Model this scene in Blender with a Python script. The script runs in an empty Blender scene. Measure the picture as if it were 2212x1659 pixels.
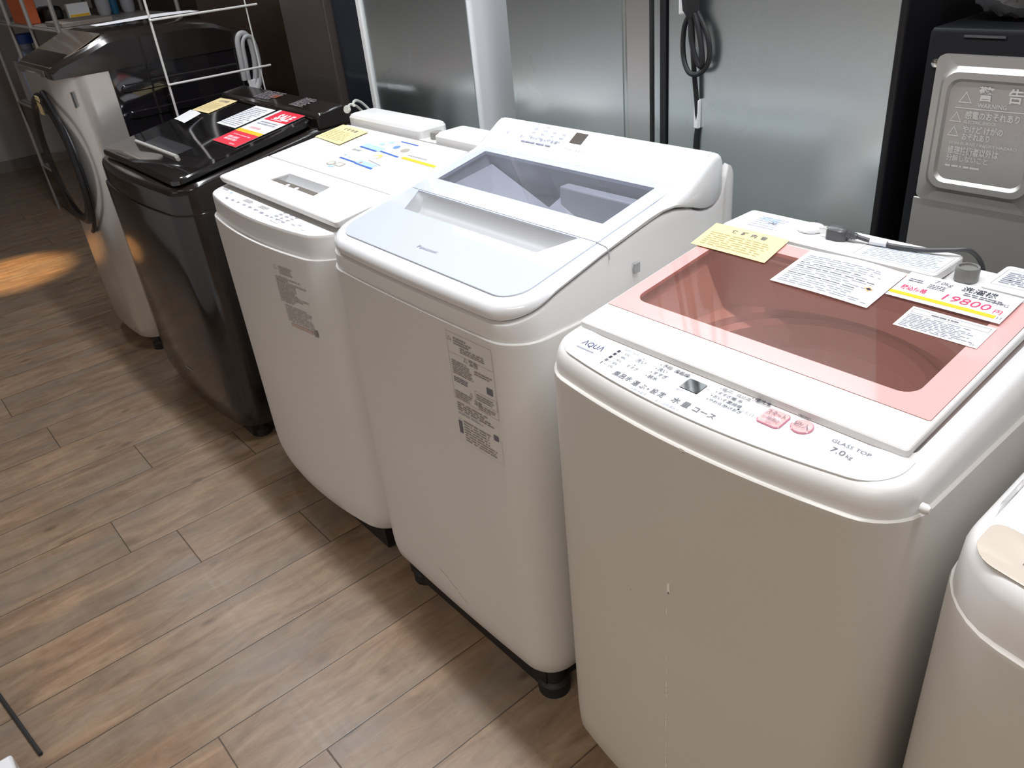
import bpy, bmesh, math, random
from mathutils import Vector, Matrix
random.seed(7)
S = bpy.context.scene
COL = S.collection

# ------------------------------------------------------------------ camera, world, lights, exposure
cam = bpy.data.cameras.new('camera')
cam.sensor_width = 36.0
cam.lens = 1745.31 / 2212 * 36.0
cam.clip_start = 0.02
camo = bpy.data.objects.new('camera', cam)
COL.objects.link(camo)
camo.matrix_world = (Matrix.Translation((0, 0, 1.5)) @ Matrix.Rotation(math.radians(52.753), 4, 'Z')
                     @ Matrix.Rotation(math.radians(59.794), 4, 'X') @ Matrix.Rotation(math.radians(-6.069), 4, 'Z'))
S.camera = camo

w = bpy.data.worlds.new('world')
S.world = w
w.use_nodes = True
w.node_tree.nodes['Background'].inputs[0].default_value = (0.9, 0.93, 1.0, 1)
w.node_tree.nodes['Background'].inputs[1].default_value = 0.05


def area(name, loc, sx, sy, power, color, rot=(0, 0, 0), spread=180):
    l = bpy.data.lights.new(name, 'AREA')
    l.shape = 'RECTANGLE'
    l.size = sx
    l.size_y = sy
    l.energy = power
    l.color = color
    l.spread = math.radians(spread)
    o = bpy.data.objects.new(name, l)
    COL.objects.link(o)
    o.location = loc
    o.rotation_euler = rot
    return o


COOL = (0.93, 0.96, 1.0)
WARM = (1.0, 0.86, 0.70)
for x, e in ((-3.25, 14), (-1.75, 28), (-0.25, 24)):
    area('ceiling_tube_light', (x, 0.87, 2.58), 1.2, 0.06, e, COOL)
for x, e in ((-4.2, 2), (-2.2, 3), (-0.2, 16)):
    area('aisle_light', (x, -1.3, 2.58), 1.2, 0.30, e, WARM, spread=120)
area('near_aisle_light', (0.7, -1.0, 2.6), 1.0, 0.7, 17, (1.0, 0.94, 0.87))
area('far_wall_fill', (-3.2, -3.0, 2.6), 1.6, 0.8, 7, (1.0, 0.93, 0.86))  # added fill, brightens the front wall that the steel backs mirror
area('ceiling_tube_light', (-4.75, 0.82, 2.58), 0.5, 0.06, 9, COOL)
area('fridge_side_fill', (-0.5, 1.85, 2.62), 0.5, 0.2, 9, COOL)  # added fill for the white refrigerator side and the tops
sp = bpy.data.lights.new('warm_spot_light', 'SPOT')
sp.energy = 520
sp.color = (1.0, 0.60, 0.24)
sp.spot_size = math.radians(18)
sp.spot_blend = 0.8
sp.shadow_soft_size = 0.03
spo = bpy.data.objects.new('warm_spot_light', sp)
COL.objects.link(spo)
spo.location = (-5.15, 0.47, 2.5)

S.view_settings.view_transform = 'Standard'
S.view_settings.look = 'None'
S.view_settings.exposure = 0.0
S.view_settings.gamma = 1.0
S.view_settings.use_curve_mapping = False

# ------------------------------------------------------------------ materials
MATS = {}


def mat(name, col, rough=0.5, metal=0.0, coat=0.0, noise=0.0, nscale=40.0, bump=0.0, spec=0.5, emit=None, aniso=0.0):
    if name in MATS:
        return MATS[name]
    m = bpy.data.materials.new(name)
    m.use_nodes = True
    nt = m.node_tree
    b = nt.nodes['Principled BSDF']
    b.inputs['Base Color'].default_value = (*col, 1)
    b.inputs['Roughness'].default_value = rough
    b.inputs['Metallic'].default_value = metal
    b.inputs['Coat Weight'].default_value = coat
    b.inputs['Coat Roughness'].default_value = 0.06
    b.inputs['Specular IOR Level'].default_value = spec
    if emit:
        b.inputs['Emission Color'].default_value = (*emit[0], 1)
        b.inputs['Emission Strength'].default_value = emit[1]
    tc = nt.nodes.new('ShaderNodeTexCoord')
    n = nt.nodes.new('ShaderNodeTexNoise')
    n.inputs['Scale'].default_value = nscale
    n.inputs['Detail'].default_value = 3
    nt.links.new(tc.outputs['Object'], n.inputs['Vector'])
    mx = nt.nodes.new('ShaderNodeMix')
    mx.data_type = 'RGBA'
    a = tuple(c * (1 - noise) for c in col)
    d = tuple(min(1, c * (1 + noise)) for c in col)
    mx.inputs['A'].default_value = (*a, 1)
    mx.inputs['B'].default_value = (*d, 1)
    nt.links.new(n.outputs['Fac'], mx.inputs['Factor'])
    nt.links.new(mx.outputs['Result'], b.inputs['Base Color'])
    if bump:
        bp = nt.nodes.new('ShaderNodeBump')
        bp.inputs['Strength'].default_value = bump
        bp.inputs['Distance'].default_value = 0.002
        nt.links.new(n.outputs['Fac'], bp.inputs['Height'])
        nt.links.new(bp.outputs['Normal'], b.inputs['Normal'])
    MATS[name] = m
    return m


def glassmat(name, tint, refl=0.06, rough=0.02, haze=None):
    if name in MATS:
        return MATS[name]
    m = bpy.data.materials.new(name)
    m.use_nodes = True
    nt = m.node_tree
    nt.nodes.remove(nt.nodes['Principled BSDF'])
    out = nt.nodes['Material Output']
    t = nt.nodes.new('ShaderNodeBsdfTransparent')
    n = nt.nodes.new('ShaderNodeTexNoise')
    n.inputs['Scale'].default_value = 6
    mx = nt.nodes.new('ShaderNodeMix')
    mx.data_type = 'RGBA'
    mx.inputs['A'].default_value = (*[c * 0.96 for c in tint], 1)
    mx.inputs['B'].default_value = (*tint, 1)
    nt.links.new(n.outputs['Fac'], mx.inputs['Factor'])
    nt.links.new(mx.outputs['Result'], t.inputs['Color'])
    g = nt.nodes.new('ShaderNodeBsdfGlossy')
    g.inputs['Roughness'].default_value = rough
    f = nt.nodes.new('ShaderNodeFresnel')
    f.inputs['IOR'].default_value = 1.5
    s = nt.nodes.new('ShaderNodeMixShader')
    nt.links.new(f.outputs[0], s.inputs[0])
    nt.links.new(t.outputs[0], s.inputs[1])
    nt.links.new(g.outputs[0], s.inputs[2])
    nt.links.new(s.outputs[0], out.inputs[0])
    if haze:
        d = nt.nodes.new('ShaderNodeBsdfDiffuse')
        d.inputs[0].default_value = (*haze[0], 1)
        h = nt.nodes.new('ShaderNodeMixShader')
        h.inputs[0].default_value = haze[1]
        nt.links.new(s.outputs[0], h.inputs[1])
        nt.links.new(d.outputs[0], h.inputs[2])
        nt.links.new(h.outputs[0], out.inputs[0])
    MATS[name] = m
    return m


WHITE = mat('white_plastic', (0.80, 0.79, 0.78), 0.32, noise=0.02, nscale=3)
WPAINT = mat('white_painted_steel', (0.72, 0.705, 0.685), 0.42, noise=0.03, nscale=4)
WPAINT2 = mat('warm_white_painted_steel', (0.66, 0.63, 0.59), 0.42, noise=0.03, nscale=4)
WGLOSS = mat('glossy_white_plastic', (0.84, 0.85, 0.87), 0.12, coat=0.5, noise=0.01)
PANELW = mat('control_panel_film', (0.86, 0.88, 0.90), 0.18, coat=0.4, noise=0.01)
GREYPL = mat('grey_plastic', (0.40, 0.40, 0.42), 0.4, noise=0.05)
LGREY = mat('light_grey_plastic', (0.58, 0.58, 0.60), 0.4, noise=0.03)
DGREY = mat('dark_grey_plastic', (0.07, 0.07, 0.075), 0.4, noise=0.1)
BLACKPL = mat('black_plastic', (0.012, 0.012, 0.014), 0.35, noise=0.1)
BLKGLOSS = mat('black_gloss', (0.010, 0.009, 0.010), 0.06, coat=1.0, noise=0.1)
BROWNBLK = mat('brown_black_paint', (0.016, 0.012, 0.011), 0.16, coat=0.35, noise=0.1)
BROWNFR = mat('brown_paint', (0.060, 0.048, 0.046), 0.35, noise=0.06)
NAVY = mat('navy_paint', (0.018, 0.022, 0.030), 0.3, noise=0.1)
DWOOD = mat('dark_brown_board', (0.030, 0.018, 0.012), 0.25, noise=0.4, nscale=4)
STEEL = mat('stainless_drum', (0.52, 0.52, 0.54), 0.28, metal=1.0, noise=0.05)
SILVER = mat('silver_paint', (0.66, 0.62, 0.58), 0.24, metal=0.6, noise=0.02, nscale=5)
CHROME = mat('chrome', (0.7, 0.7, 0.68), 0.15, metal=1.0)
RUBBER = mat('black_rubber', (0.015, 0.015, 0.016), 0.6, noise=0.1)
PINK = mat('pink_glass_border', (0.83, 0.47, 0.45), 0.06, coat=1.0, noise=0.02, nscale=3)
PINKB = mat('pink_button', (0.85, 0.50, 0.50), 0.15, coat=0.6, noise=0.05, nscale=30)
PINKE = mat('pink_button_edge', (0.62, 0.25, 0.32), 0.15, coat=0.6)
PANEBL = mat('pale_blue_glass_border', (0.66, 0.70, 0.80), 0.05, coat=1.0, noise=0.01)
YELLOWP = mat('yellow_paper', (0.84, 0.69, 0.36), 0.7, noise=0.02)
WPAPER = mat('white_paper', (0.86, 0.86, 0.88), 0.6, noise=0.01)
REDP = mat('red_print', (0.75, 0.02, 0.05), 0.5, noise=0.02)
YELS = mat('yellow_print', (0.95, 0.55, 0.02), 0.5, noise=0.02)
REDINK = mat('red_ink', (0.80, 0.05, 0.15), 0.6)
INK = mat('black_ink', (0.03, 0.03, 0.05), 0.6)
NAVYINK = mat('navy_ink', (0.03, 0.04, 0.15), 0.5)
GREYINK = mat('grey_ink', (0.35, 0.36, 0.42), 0.6)
MIDINK = mat('mid_grey_ink', (0.16, 0.16, 0.19), 0.6)
BROWNINK = mat('label_ink', (0.29, 0.275, 0.265), 0.6)
BLUEINK = mat('blue_print', (0.05, 0.14, 0.50), 0.5)
LBLUE = mat('light_blue_print', (0.45, 0.65, 0.92), 0.5)
TANP = mat('tan_print', (0.42, 0.38, 0.33), 0.5)
ORNGP = mat('orange_print', (0.9, 0.45, 0.12), 0.5)
BEIGE = mat('beige_panel', (0.62, 0.54, 0.46), 0.3, coat=0.3, noise=0.02, nscale=5)
WHITEINK = mat('white_ink', (0.85, 0.82, 0.82), 0.5)
EMBOSS = mat('embossed_steel', (0.50, 0.50, 0.48), 0.5, metal=0.6)
BLUEPL = mat('blue_plastic', (0.03, 0.09, 0.45), 0.3, noise=0.05)
ORANGE = mat('orange_carton', (0.60, 0.12, 0.03), 0.5, noise=0.1)
CARD = mat('cardboard', (0.45, 0.30, 0.18), 0.7, noise=0.1)
TEALPL = mat('teal_plastic', (0.02, 0.12, 0.22), 0.3, noise=0.1)
GREYHOSE = mat('grey_hose', (0.42, 0.42, 0.42), 0.5, noise=0.05)
WIREW = mat('white_coated_wire', (0.74, 0.73, 0.70), 0.35, noise=0.05)
WALLM = mat('wall_paint', (0.42, 0.39, 0.36), 0.8, noise=0.05, nscale=3)
DWALL = mat('dark_wall_board', (0.035, 0.022, 0.016), 0.5, noise=0.4, nscale=3)
CEILM = mat('ceiling_paint', (0.62, 0.60, 0.58), 0.9, noise=0.03)
FARWALL = mat('far_shop_wall', (0.62, 0.60, 0.58), 0.8, noise=0.2, nscale=1.5)
SKIRT = mat('skirting_paint', (0.22, 0.19, 0.16), 0.5, noise=0.05)
PINKGL = glassmat('pink_tinted_glass', (0.88, 0.57, 0.50), haze=((0.74, 0.36, 0.30), 0.13))
GREYGL = glassmat('grey_tinted_glass', (0.70, 0.72, 0.78), haze=((0.60, 0.62, 0.72), 0.10))
FILM = glassmat('clear_plastic_film', (0.80, 0.83, 0.86), rough=0.12)
_nt = FILM.node_tree
_d = _nt.nodes.new('ShaderNodeBsdfDiffuse')
_d.inputs[0].default_value = (.8, .82, .86, 1)
_m = _nt.nodes.new('ShaderNodeMixShader')
_m.inputs[0].default_value = 0.42
_o = _nt.nodes['Material Output']
_nt.links.new(_o.inputs[0].links[0].from_socket, _m.inputs[1])
_nt.links.new(_d.outputs[0], _m.inputs[2])
_nt.links.new(_m.outputs[0], _o.inputs[0])


def galvanised(name, col=(0.70, 0.755, 0.76), rough=0.27):
    m = bpy.data.materials.new(name)
    m.use_nodes = True
    nt = m.node_tree
    b = nt.nodes['Principled BSDF']
    b.inputs['Metallic'].default_value = 0.97
    tc = nt.nodes.new('ShaderNodeTexCoord')
    mp = nt.nodes.new('ShaderNodeMapping')
    mp.inputs['Scale'].default_value = (3, 3, 1.5)
    nt.links.new(tc.outputs['Object'], mp.inputs['Vector'])
    n = nt.nodes.new('ShaderNodeTexNoise')
    n.inputs['Scale'].default_value = 1.0
    n.inputs['Detail'].default_value = 4
    nt.links.new(mp.outputs[0], n.inputs['Vector'])
    n2 = nt.nodes.new('ShaderNodeTexNoise')
    n2.inputs['Scale'].default_value = 220
    nt.links.new(tc.outputs['Object'], n2.inputs['Vector'])
    r = nt.nodes.new('ShaderNodeMapRange')
    r.inputs['To Min'].default_value = rough - 0.02
    r.inputs['To Max'].default_value = rough + 0.03
    nt.links.new(n.outputs['Fac'], r.inputs['Value'])
    nt.links.new(r.outputs[0], b.inputs['Roughness'])
    mx = nt.nodes.new('ShaderNodeMix')
    mx.data_type = 'RGBA'
    mx.inputs['A'].default_value = (*[c * 0.95 for c in col], 1)
    mx.inputs['B'].default_value = (*[c * 1.04 for c in col], 1)
    nt.links.new(n.outputs['Fac'], mx.inputs['Factor'])
    nt.links.new(mx.outputs['Result'], b.inputs['Base Color'])
    bp = nt.nodes.new('ShaderNodeBump')
    bp.inputs['Strength'].default_value = 0.0
    bp.inputs['Distance'].default_value = 0.001
    nt.links.new(n2.outputs['Fac'], bp.inputs['Height'])
    nt.links.new(bp.outputs['Normal'], b.inputs['Normal'])
    return m


GALV = galvanised('galvanised_steel')
GALV2 = galvanised('galvanised_panel_light', (0.56, 0.55, 0.53), 0.46)


def floor_mat():
    m = bpy.data.materials.new('wood_plank_vinyl')
    m.use_nodes = True
    nt = m.node_tree
    L = nt.links.new
    b = nt.nodes['Principled BSDF']

    def math_(op, a, c=None, d=None):
        n = nt.nodes.new('ShaderNodeMath')
        n.operation = op
        for i, v in enumerate((a, c, d)):
            if v is None:
                continue
            if isinstance(v, (int, float)):
                n.inputs[i].default_value = v
            else:
                L(v, n.inputs[i])
        return n.outputs[0]
    tc = nt.nodes.new('ShaderNodeTexCoord')
    sx = nt.nodes.new('ShaderNodeSeparateXYZ')
    L(tc.outputs['Object'], sx.inputs[0])
    X, Y = sx.outputs[0], sx.outputs[1]
    W, LEN = 0.1965, 1.25
    u = math_('DIVIDE', math_('ADD', X, 2.36), W)
    row = math_('FLOOR', u)
    fu = math_('FRACT', u)
    sh = math_('FRACT', math_('ADD', math_('MULTIPLY', math_('SINE', math_('ADD', math_('MULTIPLY', row, 5.26576860949535), 6.197021400589127)), 6.063203865760342), 100.0))
    v = math_('SUBTRACT', math_('DIVIDE', math_('ADD', Y, 0.4), LEN), sh)
    fv = math_('FRACT', math_('ADD', v, 50.0))
    idv = math_('FLOOR', v)
    ex = math_('MINIMUM', fu, math_('SUBTRACT', 1.0, fu))
    ex = math_('MULTIPLY', ex, W)
    ey = math_('MULTIPLY', math_('MINIMUM', fv, math_('SUBTRACT', 1.0, fv)), LEN)
    e = math_('MINIMUM', ex, ey)
    groove = nt.nodes.new('ShaderNodeMapRange')
    groove.inputs['From Min'].default_value = 0.0006
    groove.inputs['From Max'].default_value = 0.0022
    L(e, groove.inputs['Value'])
    # per plank random
    cb = nt.nodes.new('ShaderNodeCombineXYZ')
    L(row, cb.inputs[0])
    L(idv, cb.inputs[1])
    wn = nt.nodes.new('ShaderNodeTexWhiteNoise')
    L(cb.outputs[0], wn.inputs['Vector'])
    # grain
    off = nt.nodes.new('ShaderNodeVectorMath')
    off.operation = 'MULTIPLY_ADD'
    L(wn.outputs['Color'], off.inputs[0])
    off.inputs[1].default_value = (7, 7, 7)
    L(tc.outputs['Object'], off.inputs[2])
    mp = nt.nodes.new('ShaderNodeMapping')
    mp.inputs['Scale'].default_value = (22, 5, 1)
    L(off.outputs[0], mp.inputs['Vector'])
    n1 = nt.nodes.new('ShaderNodeTexNoise')
    n1.inputs['Scale'].default_value = 1
    n1.inputs['Detail'].default_value = 8
    n1.inputs['Roughness'].default_value = 0.65
    n1.inputs['Distortion'].default_value = 0.6
    L(mp.outputs[0], n1.inputs['Vector'])
    mp2 = nt.nodes.new('ShaderNodeMapping')
    mp2.inputs['Scale'].default_value = (9, 2.2, 1)
    L(off.outputs[0], mp2.inputs['Vector'])
    n2 = nt.nodes.new('ShaderNodeTexNoise')
    n2.inputs['Scale'].default_value = 1
    n2.inputs['Detail'].default_value = 5
    L(mp2.outputs[0], n2.inputs['Vector'])
    mp3 = nt.nodes.new('ShaderNodeMapping')
    mp3.inputs['Scale'].default_value = (5, 70, 1)
    L(off.outputs[0], mp3.inputs['Vector'])
    n3 = nt.nodes.new('ShaderNodeTexNoise')
    n3.inputs['Scale'].default_value = 1
    n3.inputs['Detail'].default_value = 3
    L(mp3.outputs[0], n3.inputs['Vector'])
    r1 = nt.nodes.new('ShaderNodeValToRGB')
    cr = r1.color_ramp
    cr.elements[0].position = 0.28
    cr.elements[0].color = (0.155, 0.100, 0.066, 1)
    cr.elements[1].position = 0.78
    cr.elements[1].color = (0.40, 0.285, 0.195, 1)
    el = cr.elements.new(0.45)
    el.color = (0.235, 0.155, 0.100, 1)
    el = cr.elements.new(0.6)
    el.color = (0.31, 0.215, 0.142, 1)
    L(n1.outputs['Fac'], r1.inputs['Fac'])
    # greyish patches
    mg = nt.nodes.new('ShaderNodeMix')
    mg.data_type = 'RGBA'
    g = nt.nodes.new('ShaderNodeMapRange')
    g.inputs['From Min'].default_value = 0.42
    g.inputs['From Max'].default_value = 0.68
    g.inputs['To Max'].default_value = 0.6
    L(n2.outputs['Fac'], g.inputs['Value'])
    L(g.outputs[0], mg.inputs['Factor'])
    L(r1.outputs['Color'], mg.inputs['A'])
    mg.inputs['B'].default_value = (0.20, 0.175, 0.145, 1)
    # per plank brightness and cross-grain wear
    br = math_('ADD', math_('MULTIPLY', wn.outputs['Value'], 0.14), 0.93)
    cw = math_('ADD', math_('MULTIPLY', n3.outputs['Fac'], 0.16), 0.92)
    br = math_('MULTIPLY', br, cw)
    # knots
    vo = nt.nodes.new('ShaderNodeTexVoronoi')
    mpk = nt.nodes.new('ShaderNodeMapping')
    mpk.inputs['Scale'].default_value = (9, 4.5, 1)
    L(off.outputs[0], mpk.inputs['Vector'])
    L(mpk.outputs[0], vo.inputs['Vector'])
    vo.inputs['Scale'].default_value = 1
    kn = nt.nodes.new('ShaderNodeMapRange')
    kn.inputs['From Min'].default_value = 0.05
    kn.inputs['From Max'].default_value = 0.13
    kn.inputs['To Min'].default_value = 0.62
    L(vo.outputs['Distance'], kn.inputs['Value'])
    br = math_('MULTIPLY', br, kn.outputs[0])
    gm = math_('ADD', math_('MULTIPLY', groove.outputs[0], 0.72), 0.28)
    br = math_('MULTIPLY', br, gm)
    vm = nt.nodes.new('ShaderNodeVectorMath')
    vm.operation = 'SCALE'
    L(mg.outputs['Result'], vm.inputs[0])
    L(br, vm.inputs['Scale'])
    L(vm.outputs[0], b.inputs['Base Color'])
    rr = nt.nodes.new('ShaderNodeMapRange')
    rr.inputs['To Min'].default_value = 0.24
    rr.inputs['To Max'].default_value = 0.40
    L(n3.outputs['Fac'], rr.inputs['Value'])
    L(rr.outputs[0], b.inputs['Roughness'])
    bp = nt.nodes.new('ShaderNodeBump')
    bp.inputs['Strength'].default_value = 0.25
    bp.inputs['Distance'].default_value = 0.002
    hh = math_('ADD', math_('MULTIPLY', n1.outputs['Fac'], 0.3), groove.outputs[0])
    L(hh, bp.inputs['Height'])
    L(bp.outputs['Normal'], b.inputs['Normal'])
    return m


FLOORM = floor_mat()

# ------------------------------------------------------------------ mesh helpers


class M:
    def __init__(s):
        s.v, s.f, s.m = [], [], []

    def face(s, idx, mi=0):
        s.f.append(tuple(idx))
        s.m.append(mi)

    def loft(s, loops, cap0=False, cap1=False, mi=0):
        n = len(loops[0])
        base = len(s.v)
        for lp in loops:
            s.v += [tuple(p) for p in lp]
        for k in range(len(loops) - 1):
            a, b = base + k * n, base + (k + 1) * n
            for i in range(n):
                j = (i + 1) % n
                s.face((a + i, a + j, b + j, b + i), mi)
        if cap0:
            s.face(tuple(base + i for i in reversed(range(n))), mi)
        if cap1:
            o = base + (len(loops) - 1) * n
            s.face(tuple(o + i for i in range(n)), mi)
        return s

    def box(s, x0, x1, y0, y1, z0, z1, mi=0):
        b = len(s.v)
        s.v += [(x0, y0, z0), (x1, y0, z0), (x1, y1, z0), (x0, y1, z0), (x0, y0, z1), (x1, y0, z1), (x1, y1, z1), (x0, y1, z1)]
        for q in ((3, 2, 1, 0), (4, 5, 6, 7), (0, 1, 5, 4), (1, 2, 6, 5), (2, 3, 7, 6), (3, 0, 4, 7)):
            s.face([b + i for i in q], mi)
        return s

    def tube(s, pts, r, n=10, mi=0, closed=False):
        P = [Vector(p) for p in pts]
        loops = []
        up = Vector((0, 0, 1))
        prev = None
        N = len(P)
        for i, p in enumerate(P):
            if closed:
                t = (P[(i + 1) % N] - P[i - 1]).normalized()
            else:
                t = (P[min(i + 1, N - 1)] - P[max(i - 1, 0)]).normalized()
            if prev is None:
                a = t.cross(up)
                if a.length < 1e-3:
                    a = t.cross(Vector((0, 1, 0)))
                a.normalize()
            else:
                a = (prev - t * prev.dot(t)).normalized()
            prev = a
            b = t.cross(a)
            rr = r[i] if isinstance(r, (list, tuple)) else r
            loops.append([p + (a * math.cos(2 * math.pi * k / n) + b * math.sin(2 * math.pi * k / n)) * rr for k in range(n)])
        if closed:
            loops.append(loops[0])
            s.loft(loops, mi=mi)
        else:
            s.loft(loops, True, True, mi)
        return s

    def lathe(s, c, axis, prof, n=32, mi=0, cap0=True, cap1=True):
        """prof: list of (radius, distance along axis)"""
        ax = Vector(axis).normalized()
        a = ax.cross(Vector((0, 0, 1)))
        if a.length < 1e-3:
            a = Vector((1, 0, 0))
        a.normalize()
        b = ax.cross(a)
        loops = []
        for r, d in prof:
            loops.append([Vector(c) + ax * d + (a * math.cos(2 * math.pi * k / n) + b * math.sin(2 * math.pi * k / n)) * r for k in range(n)])
        return s.loft(loops, cap0, cap1, mi)

    def extrude_x(s, prof, x0, x1, mi=0, thick=None):
        """prof: open (y,z) polyline -> sheet with thickness downwards"""
        t = thick or 0.004
        lo = [(x0, y, z) for y, z in prof] + [(x0, y, z - t) for y, z in reversed(prof)]
        hi = [(x1, y, z) for _, y, z in lo]
        return s.loft([lo, hi], True, True, mi)

    def prism_x(s, prof, x0, x1, mi=0):
        return s.loft([[(x0, y, z) for y, z in prof], [(x1, y, z) for y, z in prof]], True, True, mi)

    def build(s, name, mats, parent=None, origin=None, bevel=0, seg=2, angle=32, up=False):
        me = bpy.data.meshes.new(name)
        if parent is not None:
            org = Vector(parent['_org'])
        else:
            org = Vector(origin if origin is not None else (0, 0, 0))
        me.from_pydata([tuple(Vector(p) - org) for p in s.v], [], s.f)
        if not isinstance(mats, (list, tuple)):
            mats = [mats]
        for m_ in mats:
            me.materials.append(m_)
        for p, mi in zip(me.polygons, s.m):
            p.material_index = mi
        bm = bmesh.new()
        bm.from_mesh(me)
        bmesh.ops.remove_doubles(bm, verts=bm.verts, dist=1e-6)
        bmesh.ops.recalc_face_normals(bm, faces=bm.faces)
        if up:
            bad = [f for f in bm.faces if f.normal.z < 0]
            if bad:
                bmesh.ops.reverse_faces(bm, faces=bad)
        th = math.radians(angle)
        for f in bm.faces:
            f.smooth = True
        for e in bm.edges:
            if len(e.link_faces) == 2:
                e.smooth = e.calc_face_angle(0) < th
            else:
                e.smooth = False
        bm.to_mesh(me)
        bm.free()
        o = bpy.data.objects.new(name, me)
        COL.objects.link(o)
        o['_org'] = tuple(org)
        if parent is not None:
            o.parent = parent
        else:
            o.location = org
        if bevel:
            md = o.modifiers.new('bevel', 'BEVEL')
            md.width = bevel
            md.segments = seg
            md.limit_method = 'ANGLE'
            md.angle_limit = math.radians(40)
            md.harden_normals = False
        return o


def thing(name, label, cat, org, group=None):
    o = bpy.data.objects.new(name, None)
    o.empty_display_size = 0.05
    COL.objects.link(o)
    o.location = org
    o['_org'] = tuple(org)
    o['label'] = label
    o['category'] = cat
    if group:
        o['group'] = group
    return o


def tag(o, label, cat, group=None):
    o['label'] = label
    o['category'] = cat
    if group:
        o['group'] = group
    return o


def struct(o):
    o['kind'] = 'structure'
    return o


def rr(x0, x1, y0, y1, r=0.05, rb=None, bow=0.0, inset=0.0, nx=16, ny=20, nc=6):
    """rounded rectangle seen from above, counter-clockwise, starting on the front (low y) edge"""
    rb = r if rb is None else rb
    x0 += inset
    x1 -= inset
    y0 += inset
    y1 -= inset
    r = max(r - inset, 0.0008)
    rb = max(rb - inset, 0.0008)
    P = []
    for i in range(nx + 1):
        P.append((x0 + r + (x1 - x0 - 2 * r) * i / nx, y0))
    for i in range(1, nc + 1):
        a = -math.pi / 2 + math.pi / 2 * i / (nc + 1)
        P.append((x1 - r + r * math.cos(a), y0 + r + r * math.sin(a)))
    for i in range(ny + 1):
        P.append((x1, y0 + r + (y1 - rb - y0 - r) * i / ny))
    for i in range(1, nc + 1):
        a = math.pi / 2 * i / (nc + 1)
        P.append((x1 - rb + rb * math.cos(a), y1 - rb + rb * math.sin(a)))
    for i in range(nx + 1):
        P.append((x1 - rb - (x1 - x0 - 2 * rb) * i / nx, y1))
    for i in range(1, nc + 1):
        a = math.pi / 2 + math.pi / 2 * i / (nc + 1)
        P.append((x0 + rb + rb * math.cos(a), y1 - rb + rb * math.sin(a)))
    for i in range(ny + 1):
        P.append((x0, y1 - rb - (y1 - rb - y0 - r) * i / ny))
    for i in range(1, nc + 1):
        a = math.pi + math.pi / 2 * i / (nc + 1)
        P.append((x0 + r + r * math.cos(a), y0 + r + r * math.sin(a)))
    if bow:
        cx, hw, d = (x0 + x1) / 2, (x1 - x0) / 2, 0.16
        out = []
        for x, y in P:
            k = max(0.0, 1 - (y - y0) / d)
            out.append((x, y - bow * k * (1 - ((x - cx) / hw) ** 2)))
        P = out
    return P


def Z(lp, f):
    if callable(f):
        return [(x, y, f(y)) for x, y in lp]
    return [(x, y, f) for x, y in lp]


def tocircle(lp, c, r):
    out = []
    for x, y in lp:
        a = math.atan2(y - c[1], x - c[0])
        out.append((c[0] + r * math.cos(a), c[1] + r * math.sin(a)))
    return out


def interp(pts, t):
    if t <= pts[0][0]:
        return pts[0][1]
    for (a, za), (b, zb) in zip(pts, pts[1:]):
        if t <= b:
            return za + (zb - za) * (t - a) / (b - a)
    return pts[-1][1]


def spline(pts, n=8):
    P = [Vector(p) for p in pts]
    out = []
    for i in range(len(P) - 1):
        p0, p1, p2, p3 = P[max(i - 1, 0)], P[i], P[i + 1], P[min(i + 2, len(P) - 1)]
        for k in range(n):
            t = k / n
            out.append(0.5 * ((2 * p1) + (p2 - p0) * t + (2 * p0 - 5 * p1 + 4 * p2 - p3) * t * t + (3 * p1 - p0 - 3 * p2 + p3) * t ** 3))
    out.append(P[-1])
    return out


_tc = {}


def textmesh(s, bold=0.0):
    """flat text outlines from the built-in font, height about 1, origin at lower left"""
    key = (s, bold)
    if key in _tc:
        return _tc[key]
    cu = bpy.data.curves.new('t', 'FONT')
    cu.body = s
    cu.size = 1.0
    cu.offset = bold
    cu.resolution_u = 2
    ob = bpy.data.objects.new('t', cu)
    COL.objects.link(ob)
    dg = bpy.context.evaluated_depsgraph_get()
    dg.update()
    me = bpy.data.meshes.new_from_object(ob.evaluated_get(dg))
    V = [(v.co.x, v.co.y) for v in me.vertices]
    F = [tuple(p.vertices) for p in me.polygons]
    bpy.data.objects.remove(ob)
    bpy.data.curves.remove(cu)
    bpy.data.meshes.remove(me)
    wd = max([v[0] for v in V] or [1])
    _tc[key] = (V, F, wd)
    return _tc[key]


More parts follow.
